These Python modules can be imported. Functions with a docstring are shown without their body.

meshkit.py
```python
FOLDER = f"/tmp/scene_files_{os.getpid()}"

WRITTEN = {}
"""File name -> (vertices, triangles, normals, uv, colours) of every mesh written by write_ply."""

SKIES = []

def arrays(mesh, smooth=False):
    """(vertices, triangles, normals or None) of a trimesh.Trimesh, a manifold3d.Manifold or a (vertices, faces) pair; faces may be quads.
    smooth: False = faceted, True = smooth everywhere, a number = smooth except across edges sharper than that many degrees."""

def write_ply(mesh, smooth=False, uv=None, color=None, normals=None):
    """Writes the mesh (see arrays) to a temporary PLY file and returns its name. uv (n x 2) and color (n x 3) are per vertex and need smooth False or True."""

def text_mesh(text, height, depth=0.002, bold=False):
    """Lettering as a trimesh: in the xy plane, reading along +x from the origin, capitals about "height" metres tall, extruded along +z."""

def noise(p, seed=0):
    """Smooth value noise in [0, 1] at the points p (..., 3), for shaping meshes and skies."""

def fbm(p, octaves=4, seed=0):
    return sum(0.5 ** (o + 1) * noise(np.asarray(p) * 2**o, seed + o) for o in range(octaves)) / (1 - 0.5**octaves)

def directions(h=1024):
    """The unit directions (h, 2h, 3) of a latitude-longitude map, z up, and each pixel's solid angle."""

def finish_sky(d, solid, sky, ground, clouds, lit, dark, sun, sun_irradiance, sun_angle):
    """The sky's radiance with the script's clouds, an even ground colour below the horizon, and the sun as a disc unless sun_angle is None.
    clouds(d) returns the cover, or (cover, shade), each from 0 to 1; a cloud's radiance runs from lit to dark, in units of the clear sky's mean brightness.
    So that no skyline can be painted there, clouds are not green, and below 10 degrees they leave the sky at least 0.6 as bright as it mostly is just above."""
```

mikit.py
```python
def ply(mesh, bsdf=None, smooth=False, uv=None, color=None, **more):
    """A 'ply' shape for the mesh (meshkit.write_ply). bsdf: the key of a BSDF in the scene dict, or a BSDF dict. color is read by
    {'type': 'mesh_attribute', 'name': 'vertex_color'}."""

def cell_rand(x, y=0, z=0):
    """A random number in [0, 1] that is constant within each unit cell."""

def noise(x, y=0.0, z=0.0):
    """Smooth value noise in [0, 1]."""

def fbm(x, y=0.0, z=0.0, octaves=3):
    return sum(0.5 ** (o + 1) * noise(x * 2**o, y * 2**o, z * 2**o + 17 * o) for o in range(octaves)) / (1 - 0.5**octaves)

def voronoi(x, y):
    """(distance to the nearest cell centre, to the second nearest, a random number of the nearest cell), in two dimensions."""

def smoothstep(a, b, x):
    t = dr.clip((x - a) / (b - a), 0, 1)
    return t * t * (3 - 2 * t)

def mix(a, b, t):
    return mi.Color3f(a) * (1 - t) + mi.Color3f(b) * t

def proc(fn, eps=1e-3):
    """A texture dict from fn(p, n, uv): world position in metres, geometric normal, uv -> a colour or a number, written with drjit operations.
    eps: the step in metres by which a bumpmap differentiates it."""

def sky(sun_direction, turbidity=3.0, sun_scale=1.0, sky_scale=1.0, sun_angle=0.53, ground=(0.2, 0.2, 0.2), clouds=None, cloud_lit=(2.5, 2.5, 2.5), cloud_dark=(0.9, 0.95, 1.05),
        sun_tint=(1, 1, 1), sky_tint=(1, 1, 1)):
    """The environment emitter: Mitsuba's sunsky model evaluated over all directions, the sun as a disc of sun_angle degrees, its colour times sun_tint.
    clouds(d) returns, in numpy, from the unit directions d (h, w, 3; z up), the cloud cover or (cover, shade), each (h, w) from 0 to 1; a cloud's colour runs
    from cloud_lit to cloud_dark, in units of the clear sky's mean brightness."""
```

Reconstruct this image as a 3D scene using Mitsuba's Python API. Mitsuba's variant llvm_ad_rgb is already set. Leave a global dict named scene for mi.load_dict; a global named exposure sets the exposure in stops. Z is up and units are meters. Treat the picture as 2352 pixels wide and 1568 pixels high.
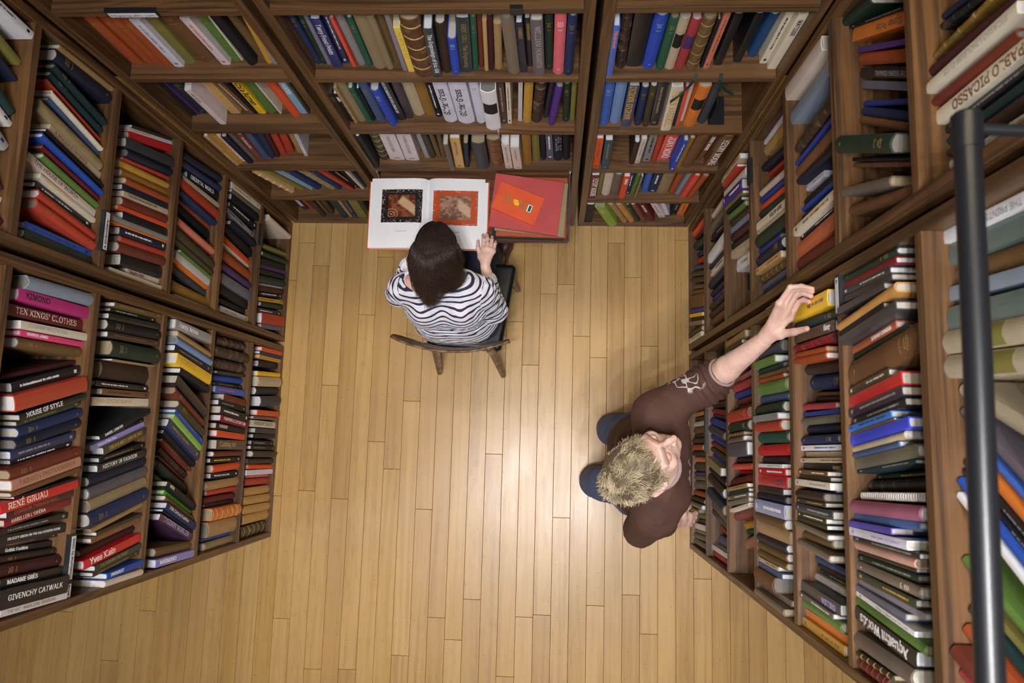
import math, random
import numpy as np
import trimesh
import drjit as dr
import mitsuba as mi
import mikit, meshkit
from mikit import proc, noise, fbm, cell_rand, smoothstep, mix

scene, labels = {}, {}
T = mi.ScalarTransform4f
PI = math.pi

# ---------------------------------------------------------------- camera, light, exposure
CAM_H = 3.76
CAM_R = np.array([[0.99803998, -0.02060234, 0.05909089],
                  [0.02822335, 0.99095564, -0.13118825],
                  [-0.05585366, 0.13259886, 0.98959482]])      # columns: right, up, back
eye = np.array([0.0, 0.0, CAM_H])
fwd = -CAM_R[:, 2]
scene['camera'] = {
    'type': 'thinlens', 'fov': 71.285, 'fov_axis': 'x', 'near_clip': 0.05, 'far_clip': 100.0,
    'aperture_radius': 0.0028, 'focus_distance': 2.9,
    'to_world': T().look_at(origin=eye.tolist(), target=(eye + fwd).tolist(), up=CAM_R[:, 1].tolist()),
}
exposure = -0.28


def ceiling_lamp(name, x, y, z, sx, sy, rgb, label):
    """A diffuser panel lamp hung from the ceiling, shining down."""
    scene[name + '__diffuser'] = {
        'type': 'rectangle', 'to_world': T().translate([x, y, z]).rotate([1, 0, 0], 180).scale([sx / 2, sy / 2, 1]),
        'bsdf': {'type': 'diffuse', 'reflectance': {'type': 'rgb', 'value': 0.7}},
        'emitter': {'type': 'area', 'radiance': {'type': 'rgb', 'value': list(rgb)}}}
    m = trimesh.creation.box([sx + 0.06, sy + 0.06, 0.07])
    m.apply_translation([x, y, z + 0.045])
    scene[name + '__housing'] = mikit.ply(m, 'plaster')
    labels[name] = {'label': label, 'category': 'ceiling lamp'}


LAMPS = [
    ('ceiling_lamp', -0.12, -0.70, 5.2, 0.50, 0.60, (33.0, 34.0, 39.0), 'cool white panel lamp hung over the open end of the alcove'),
    ('ceiling_lamp_001', -0.3, 1.55, 5.2, 2.4, 0.22, (33.0, 26.5, 16.5), 'long warm panel lamp hung behind the back bookcases'),
    ('ceiling_lamp_002', -2.2, -0.85, 5.2, 0.34, 0.34, (42.0, 40.0, 39.0), 'square panel lamp hung beyond the left bookcases'),
    ('ceiling_lamp_003', 1.7, -0.8, 5.2, 0.34, 0.34, (17.0, 16.5, 16.5), 'square panel lamp hung beyond the right bookcases'),
    ('ceiling_lamp_004', -0.2, -2.6, 5.2, 1.6, 0.40, (9.0, 9.0, 9.6), 'long panel lamp hung farther out from the alcove'),
]
for a in LAMPS:
    ceiling_lamp(*a)
# eight invented spotlights ringed round the middle lamp, added to leave the corners darker
for i in range(8):
    q = i * PI / 4
    x, y = -0.12 + 0.40 * math.cos(q), -0.66 + 0.40 * math.sin(q)
    scene[f'added_spot_light_{i + 1:03d}'] = {'type': 'spot', 'intensity': {'type': 'rgb', 'value': [9.0, 8.75, 8.8]}, 'cutoff_angle': 44.0, 'beam_width': 10.0,
                                        'to_world': T().look_at(origin=[x, y, 5.15], target=[x * 0.8, -0.42 + 0.5 * (y + 0.66), 0.0], up=[0, 1, 0])}
scene['room_glow'] = {'type': 'constant', 'radiance': {'type': 'rgb', 'value': [0.008, 0.008, 0.0088]}}


# ---------------------------------------------------------------- helpers
def lin(c):
    c = np.asarray(c, float) / 255.0
    return np.where(c <= 0.04045, c / 12.92, ((c + 0.055) / 1.055) ** 2.4)


def key_for(base):
    """base, or base_001, base_002 ... when base (or anything under it) is taken."""
    k, n = base, 0
    while k in USED:
        n += 1
        k = f'{base}_{n:03d}'
    USED.add(k)
    return k


USED = set(['ceiling_lamp'] + [f'ceiling_lamp_{i:03d}' for i in range(1, 9)])


def thing(base, label, category, group=None):
    k = key_for(base)
    labels[k] = {'label': label, 'category': category}
    if group:
        labels[k]['group'] = group
    return k


def part(parent, base, mesh, bsdf, label=None, **kw):
    k = key_for(parent + '__' + base)
    scene[k] = mikit.ply(mesh, bsdf, **kw)
    if label:
        labels[k] = {'label': label}
    return k


def structure(name, mesh, bsdf, label, **kw):
    USED.add(name)
    if mesh is not None:
        scene[name] = mikit.ply(mesh, bsdf, **kw)
    labels[name] = {'label': label, 'kind': 'structure'}
    return name


def box(lo, hi, bevel=0.0):
    """A box as (v, f); bevel chamfers its twelve edges."""
    lo, hi = np.asarray(lo, float), np.asarray(hi, float)
    if bevel <= 0:
        m = trimesh.creation.box(hi - lo)
        m.apply_translation((lo + hi) / 2)
        return m
    c, s = (lo + hi) / 2, (hi - lo) / 2
    b = min(bevel, s.min() * 0.8)
    pts = []
    for i in (-1, 1):
        for j in (-1, 1):
            for k in (-1, 1):
                for ax in range(3):
                    p = np.array([i, j, k]) * (s - b)
                    p[ax] = [i, j, k][ax] * s[ax]
                    pts.append(p)
    m = trimesh.convex.convex_hull(np.array(pts))
    m.apply_translation(c)
    return m


def cat(ms):
    return trimesh.util.concatenate(ms)


def tube(pts, r, n=10, caps=True):
    """A round tube along a polyline; r a number or one per point."""
    p = np.asarray(pts, float)
    r = np.broadcast_to(r, (len(p),)).astype(float)
    t = np.gradient(p, axis=0)
    t /= np.linalg.norm(t, axis=1, keepdims=True) + 1e-12
    up = np.array([0, 0, 1.0]) if abs(t[0][2]) < 0.9 else np.array([1.0, 0, 0])
    a = np.cross(t[0], up)
    a /= np.linalg.norm(a)
    vs = []
    for i in range(len(p)):
        a = a - t[i] * (a @ t[i])
        a /= np.linalg.norm(a) + 1e-12
        b = np.cross(t[i], a)
        ang = np.arange(n) * 2 * PI / n
        vs.append(p[i] + r[i] * (np.cos(ang)[:, None] * a + np.sin(ang)[:, None] * b))
    v = np.vstack(vs)
    f = []
    for i in range(len(p) - 1):
        for j in range(n):
            k = (j + 1) % n
            f += [[i * n + j, i * n + k, (i + 1) * n + k], [i * n + j, (i + 1) * n + k, (i + 1) * n + j]]
    if caps:
        v = np.vstack([v, p[:1], p[-1:]])
        c0, c1, o = len(v) - 2, len(v) - 1, (len(p) - 1) * n
        for j in range(n):
            k = (j + 1) % n
            f += [[c0, k, j], [c1, o + j, o + k]]
    m = trimesh.Trimesh(v, np.array(f), process=False)
    if m.volume < 0:
        m.invert()
    return m


# ---------------------------------------------------------------- materials
def wood(axis, base, dark, rough, scale=1.0, seed=0.0):
    """Oiled oak whose grain runs along axis (0, 1, 2)."""
    o = [k for k in range(3) if k != axis]
    b, d = [float(x) for x in lin(base)], [float(x) for x in lin(dark)]

    def col(p, n, uv):
        q = [p.x, p.y, p.z]
        along, u, w = q[axis], q[o[0]], q[o[1]]
        wob = noise(along * 2.1 + seed, u * 6, w * 6) * 0.05
        ring = fbm((u + wob) * 55 * scale, (w + wob) * 55 * scale, along * 1.6 + seed, octaves=3)
        fine = noise(u * 520, w * 520, along * 9)
        tone = noise(along * 1.3, u * 3 + 7, w * 3 + seed)
        t = dr.clip(0.15 + 0.85 * smoothstep(0.3, 0.72, ring) * 0.8 + 0.28 * (fine - 0.5) + 0.3 * (tone - 0.5), 0, 1)
        return mix(b, d, t)
    return {'type': 'twosided', 'bsdf': {'type': 'principled', 'base_color': proc(col), 'roughness': rough, 'specular': 0.4}}


for ax, nm in enumerate('xyz'):
    scene['oak_' + nm] = wood(ax, (114, 81, 50), (60, 42, 26), 0.42, 1.7, seed=3.7 * ax)
scene['oak_back'] = wood(2, (80, 58, 37), (48, 34, 21), 0.55, seed=9.1)
scene['walnut'] = wood(0, (112, 72, 44), (58, 36, 24), 0.35, 1.3, seed=21.0)
scene['plaster'] = {'type': 'diffuse', 'reflectance': {'type': 'rgb', 'value': [0.6, 0.58, 0.54]}}
scene['wall_paint'] = {'type': 'twosided', 'bsdf': {'type': 'diffuse', 'reflectance': {'type': 'rgb', 'value': [0.42, 0.39, 0.35]}}}
scene['black_steel'] = {'type': 'twosided', 'bsdf': {'type': 'principled', 'base_color': {'type': 'rgb', 'value': [0.012, 0.013, 0.016]}, 'roughness': 0.4, 'specular': 0.5}}
scene['gun_metal'] = {'type': 'twosided', 'bsdf': {'type': 'principled', 'base_color': {'type': 'rgb', 'value': [0.010, 0.011, 0.014]}, 'roughness': 0.36, 'specular': 0.5}}
scene['bright_steel'] = {'type': 'twosided', 'bsdf': {'type': 'principled', 'base_color': {'type': 'rgb', 'value': [0.5, 0.5, 0.52]}, 'roughness': 0.3, 'metallic': 0.9}}


def floor_col(p, n, uv):
    # uv.x: a number per plank, uv.y: a second one
    r, q = uv.x, uv.y
    y = p.y + r * 37.0
    x = p.x + q * 11.0
    wob = noise(y * 1.1, x * 9, r * 50) * 0.06
    ring = fbm((x + wob) * 60, y * 1.7, r * 90, octaves=3)
    fine = noise(x * 420, y * 10, q * 20)
    fleck = smoothstep(0.62, 0.8, noise(x * 90, y * 22, q * 31)) * smoothstep(0.45, 0.6, q)
    base = mix([0.54, 0.335, 0.125], [0.455, 0.266, 0.090], smoothstep(0.1, 0.9, r))
    base = mix(base, mi.Color3f(0.51, 0.305, 0.092), smoothstep(0.7, 1.0, q) * 0.8)
    t = dr.clip(0.55 * smoothstep(0.35, 0.8, ring) + 0.35 * (fine - 0.4) + 0.22 * fleck, 0, 1)
    c = mix(base, base * mi.Color3f(0.70, 0.66, 0.60), t)
    dirt = fbm(p.x * 3.1, p.y * 2.3, 4.0, octaves=4)
    c = c * (0.86 + 0.22 * dirt)
    # nail holes and small dark marks
    cx, cy = p.x * 17.0, p.y * 7.0
    ix, iy = dr.floor(cx), dr.floor(cy)
    dx, dy = (cx - ix - 0.2 - 0.6 * cell_rand(ix, iy, 3)) / 17.0, (cy - iy - 0.2 - 0.6 * cell_rand(ix, iy, 5)) / 7.0
    spot = (1 - smoothstep(0.0008, 0.0026, dr.sqrt(dx * dx + dy * dy))) * dr.select(cell_rand(ix, iy, 8) > 0.55, 1.0, 0.0)
    return c * (1 - 0.75 * spot)


def floor_rough(p, n, uv):
    return 0.25 + 0.13 * fbm(p.x * 5, p.y * 3, 2.0, octaves=3) + 0.05 * noise(p.x * 300, p.y * 8, 1.0)


scene['floor_oak'] = {'type': 'principled', 'base_color': proc(floor_col), 'roughness': proc(floor_rough), 'specular': 0.55}
scene['floor_gap'] = {'type': 'diffuse', 'reflectance': {'type': 'rgb', 'value': [0.025, 0.018, 0.012]}}

PAL = {
    'black': (27, 28, 33), 'dkgrey': (62, 63, 67), 'grey': (142, 140, 138), 'lgrey': (206, 203, 200), 'white': (236, 235, 236), 'lilacwhite': (222, 220, 234),
    'silver': (158, 156, 158), 'cream': (222, 212, 190), 'pinkcream': (216, 200, 184), 'pinkwhite': (222, 208, 208), 'beige': (194, 176, 146), 'beigegrey': (172, 160, 134),
    'buff': (198, 164, 108), 'buff2': (200, 148, 82), 'tan': (172, 138, 92), 'taupe': (130, 116, 100), 'khaki': (150, 132, 98), 'vellum': (190, 152, 90), 'brown': (114, 78, 50),
    'dkbrown': (62, 46, 38), 'umber': (112, 86, 52), 'redbrown': (112, 54, 40), 'rosebrown': (136, 72, 64), 'greybrown': (112, 100, 88), 'greyplum': (98, 90, 98), 'greylilac': (136, 130, 142),
    'maroon': (104, 30, 38), 'dkmaroon': (68, 32, 34), 'dkred': (128, 26, 36), 'red': (200, 40, 44), 'brick': (182, 68, 48), 'dkbrick': (112, 48, 34), 'rust': (164, 78, 40),
    'orangered': (222, 88, 46), 'orange': (224, 126, 52), 'coral': (228, 88, 72), 'coralpink': (232, 112, 122), 'salmon': (206, 122, 98), 'salmonpink': (206, 158, 142), 'terracotta': (186, 100, 66),
    'pinktan': (186, 132, 110), 'rose': (196, 112, 120), 'rosered': (168, 62, 68), 'pink': (226, 70, 124), 'magenta': (184, 46, 120), 'mauve': (158, 94, 116), 'plum': (70, 44, 74),
    'dkplum': (54, 42, 58), 'purple': (78, 48, 102), 'purple2': (84, 54, 136), 'violet': (92, 84, 178), 'lilac': (160, 150, 208), 'lilacblue': (136, 136, 202), 'paleviolet': (156, 168, 210),
    'navy': (38, 50, 88), 'dknavy': (30, 35, 54), 'navyblue': (34, 74, 118), 'blue': (42, 80, 168), 'blueink': (40, 50, 108), 'royal': (52, 80, 186), 'royaldk': (44, 60, 138), 'vblue': (58, 76, 216),
    'cobalt': (70, 106, 190), 'azure': (56, 124, 208), 'skyblue': (120, 152, 198), 'paleblue': (140, 176, 198), 'aqua': (124, 190, 196), 'bluegrey': (134, 146, 162), 'blueslate': (72, 92, 130),
    'blueslate2': (62, 100, 156), 'slate': (98, 104, 124), 'slatedk': (58, 64, 72), 'slateblue': (64, 72, 104), 'slateplum': (78, 74, 98), 'slateteal': (56, 80, 92), 'tealgrey': (98, 116, 110),
    'dkteal': (32, 54, 56), 'dkteal2': (36, 84, 70), 'dkgreen': (36, 54, 42), 'green': (92, 124, 58), 'green2': (44, 92, 70), 'vgreen': (90, 176, 48), 'lime': (146, 190, 82), 'lime2': (146, 174, 70),
    'olivegreen': (108, 140, 70), 'greygreen': (110, 130, 108), 'greyolive': (106, 104, 88), 'olive': (128, 122, 62), 'dkolive': (68, 62, 44), 'ochre': (200, 152, 62), 'dkochre': (154, 114, 48),
    'yellow': (246, 200, 44), 'yellowpale': (240, 206, 90), 'brick2': (186, 76, 74), 'gold': (146, 118, 64), 'gilt': (120, 92, 36), 'leather': (98, 64, 38), 'leathergold': (190, 156, 96), 'page': (188, 182, 168), 'page_old': (160, 144, 114), 'page_white': (212, 212, 212), 'page_grey': (126, 120, 112), 'page_black': (52, 44, 38),
}
PAL_I = {k: i for i, k in enumerate(PAL)}
_pal = np.array([lin(v) for v in PAL.values()], np.float32)
_pr, _pg, _pb = (mi.Float(np.ascontiguousarray(_pal[:, k])) for k in range(3))


def pal_of(uv):
    i = mi.UInt32(dr.clip(dr.floor(uv.x), 0, len(PAL) - 1))
    return mi.Color3f(dr.gather(mi.Float, _pr, i), dr.gather(mi.Float, _pg, i), dr.gather(mi.Float, _pb, i))


def cloth_col(p, n, uv):
    c = pal_of(uv)
    weave = noise(p.x * 900, p.y * 900, p.z * 900)
    wear = fbm(p.x * 26 + uv.y * 9, p.y * 26, p.z * 26, octaves=3)
    return c * (0.86 + 0.16 * weave + 0.18 * (wear - 0.4))


def jacket_col(p, n, uv):
    c = pal_of(uv)
    return c * (0.94 + 0.1 * fbm(p.x * 14 + uv.y * 9, p.y * 14, p.z * 14, octaves=2))


def leather_col(p, n, uv):
    c = pal_of(uv)
    m = fbm(p.x * 60 + uv.y * 30, p.y * 60, p.z * 60, octaves=3)
    scuff = smoothstep(0.55, 0.8, fbm(p.x * 34, p.y * 34, p.z * 34 + uv.y * 7, octaves=3))
    return mix(c * (0.55 + 0.8 * m), mi.Color3f(0.30, 0.20, 0.11), scuff * 0.45)


def page_col(p, n, uv):
    c = pal_of(uv)
    return c * (0.78 + 0.3 * noise(p.x * 1400, p.y * 1400, 2.0))


def bk(fn, rough, spec=0.4):
    return {'type': 'twosided', 'bsdf': {'type': 'principled', 'base_color': proc(fn), 'roughness': rough, 'specular': spec}}


scene['book_cloth'] = bk(cloth_col, 0.6, 0.35)
scene['book_jacket'] = bk(jacket_col, 0.36, 0.5)
scene['book_leather'] = bk(leather_col, 0.5, 0.4)
scene['book_pages'] = bk(page_col, 0.8, 0.2)
BOOK_BSDF = {'c': 'book_cloth', 'j': 'book_jacket', 'l': 'book_leather', 'x': 'book_cloth', 'p': 'book_pages'}

# ---------------------------------------------------------------- floor of separate oak planks
structure('floor', box([-5, -5.5, -0.05], [5, 4.5, -0.012]), 'floor_gap', 'oak strip floor of narrow honey-coloured planks')
PLANK_W, PLANK_X0 = 0.0892, -1.417
JOINTS = {-13: [-0.978], -10: [-1.21], -8: [-0.956], -1: [-0.347, 0.812], 0: [-0.964], 1: [-0.315, 0.896], 2: [-1.203, 0.242], 3: [-0.351], 4: [-1.197, 0.628], 5: [-0.049, 0.949], 6: [-0.189], 7: [-1.118], 8: [-0.39], 9: [-0.926], 10: [-1.03], 11: [-0.83], 12: [-0.096], 13: [-1.195, 0.606], 14: [-0.905], 15: [0.759], 16: [-0.408], 17: [0.534], 18: [-0.835], 19: [1.044], 20: [-0.776], 21: [-0.961], 23: [1.064], 24: [-0.684]}
rng = random.Random(5)
PLANK_TONE = {(8, 1): 0.3}


def add_planks():
    for k in range(-19, 36):
        x0, x1 = PLANK_X0 + k * PLANK_W + 0.0006, PLANK_X0 + (k + 1) * PLANK_W - 0.0006
        js = sorted(JOINTS.get(k, []))
        if not js:
            js = [rng.uniform(-2.6, -1.6), rng.uniform(-0.6, 1.1)] if k < 0 or k > 23 else [rng.uniform(-2.4, -1.45), rng.uniform(1.2, 1.9)]
        y = js[-1]
        while y < 1.6:
            y += rng.uniform(1.2, 2.0)
            js.append(y)
        y = js[0]
        while y > -2.2:
            y -= rng.uniform(1.1, 1.9)
            js.insert(0, y)
        for a, b in zip(js[:-1], js[1:]):
            a, b = max(a, -3.6), min(b, 2.0)
            if b - a < 0.05:
                continue
            z = rng.uniform(-0.0006, 0.0)
            m = box([x0, a + 0.0007, -0.012], [x1, b - 0.0007, z], 0.0012)
            uv = np.tile([rng.random(), rng.random()], (len(m.vertices), 1))
            part('floor', 'plank', m, 'floor_oak', uv=uv)


add_planks()

# ---------------------------------------------------------------- the room round the book stacks
for nm, lo, hi, lab in (('wall_back', [-5, 4.5, 0], [5, 4.6, 5.6], 'plain far wall behind the book stacks'),
                        ('wall_front', [-5, -5.6, 0], [5, -5.5, 5.6], 'plain wall at the open end'),
                        ('wall_left', [-5.1, -5.5, 0], [-5, 4.5, 5.6], 'plain wall on the left side'),
                        ('wall_right', [5, -5.5, 0], [5.1, 4.5, 5.6], 'plain wall on the right side'),
                        ('ceiling', [-5.1, -5.6, 5.6], [5.1, 4.6, 5.7], 'plain pale ceiling high over the stacks')):
    structure(nm, box(lo, hi), 'plaster' if nm == 'ceiling' else 'wall_paint', lab)

# ---------------------------------------------------------------- bookcases
XL, XR, YB = -1.458, 0.7037, 1.135
ZB = [0.03, 0.414, 0.813, 1.203, 1.607, 1.985, 2.376]
BT, DEPTH, TOP = 0.027, 0.33, 2.80


def frame_of(wall):
    """Origin, along, into and up for a wall: local (u, d, z) -> world."""
    if wall == 'L':
        return np.array([XL, 0, 0]), np.array([0, 1.0, 0]), np.array([-1.0, 0, 0])
    if wall == 'R':
        return np.array([XR, 0, 0]), np.array([0, -1.0, 0]), np.array([1.0, 0, 0])
    return np.array([0, YB, 0]), np.array([1.0, 0, 0]), np.array([0, 1.0, 0])


def to_world(wall, pts):
    o, u, d = frame_of(wall)
    p = np.asarray(pts, float)
    return o + p[:, :1] * u + p[:, 1:2] * d + p[:, 2:3] * np.array([0, 0, 1.0])


def wbox(wall, lo, hi, bevel=0.0015):
    m = box(lo, hi, bevel)
    m.vertices = to_world(wall, m.vertices)
    if m.volume < 0:
        m.invert()
    return m


BAYS = {   # wall, inner lo, inner hi (along the world axis), post widths lo / hi
    'LF': ('L', -0.529, 0.414, 0.028, 0.032, 'left front', 'oak bookcase at the open end of the left side, packed with fashion books'),
    'LK': ('L', 0.499, 1.105, 0.029, 0.028, 'left corner', 'oak bookcase in the left corner, its lowest shelf part empty'),
    'BA': ('B', -1.42, -0.885, 0.03, 0.03, 'back left', 'narrow oak bookcase on the back side left of the desk shelf'),
    'BB': ('B', -0.797, 0.061, 0.03, 0.032, 'desk', 'wide oak bookcase behind the open art book with a pull-out desk shelf'),
    'BC': ('B', 0.146, 0.678, 0.033, 0.022, 'back right', 'narrow oak bookcase on the back side right of the desk shelf'),
    'RK': ('R', 0.499, 1.105, 0.031, 0.028, 'right corner', 'oak bookcase in the right corner with big art books on top'),
    'RF': ('R', -0.509, 0.417, 0.027, 0.027, 'right front', 'tall oak bookcase that the man in brown reaches into'),
}
RIB = {'L': 'oak_y', 'R': 'oak_y', 'B': 'oak_x'}
for bay, (wall, lo, hi, pl, ph, short, lab) in BAYS.items():
    k = thing('bookcase', lab, 'bookcase', 'oak bookcases round the alcove')
    sg = -1 if wall == 'R' else 1
    A, B = (lo, hi) if sg > 0 else (-hi, -lo)
    PA, PB = (pl, ph) if sg > 0 else (ph, pl)
    part(k, 'upright', wbox(wall, [A - PA, 0, 0], [A, DEPTH, TOP], 0.002), 'oak_z')
    part(k, 'upright', wbox(wall, [B, 0, 0], [B + PB, DEPTH, TOP], 0.002), 'oak_z')
    part(k, 'back_panel', wbox(wall, [A - 0.01, DEPTH - 0.012, 0], [B + 0.01, DEPTH, TOP], 0), 'oak_back')
    part(k, 'top_board', wbox(wall, [A - PA, 0, TOP], [B + PB, DEPTH, TOP + 0.03], 0.002), RIB[wall])
    for i, z in enumerate(ZB):
        if bay == 'BB' and i == 1:
            part(k, 'shelf_board', wbox(wall, [A, 0, z - BT], [B, DEPTH - 0.013, z]), RIB[wall])
            continue
        part(k, 'shelf_board', wbox(wall, [A, 0.0005, z - (BT if i else 0.03)], [B, DEPTH - 0.013, z], 0.0012), RIB[wall])

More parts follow.
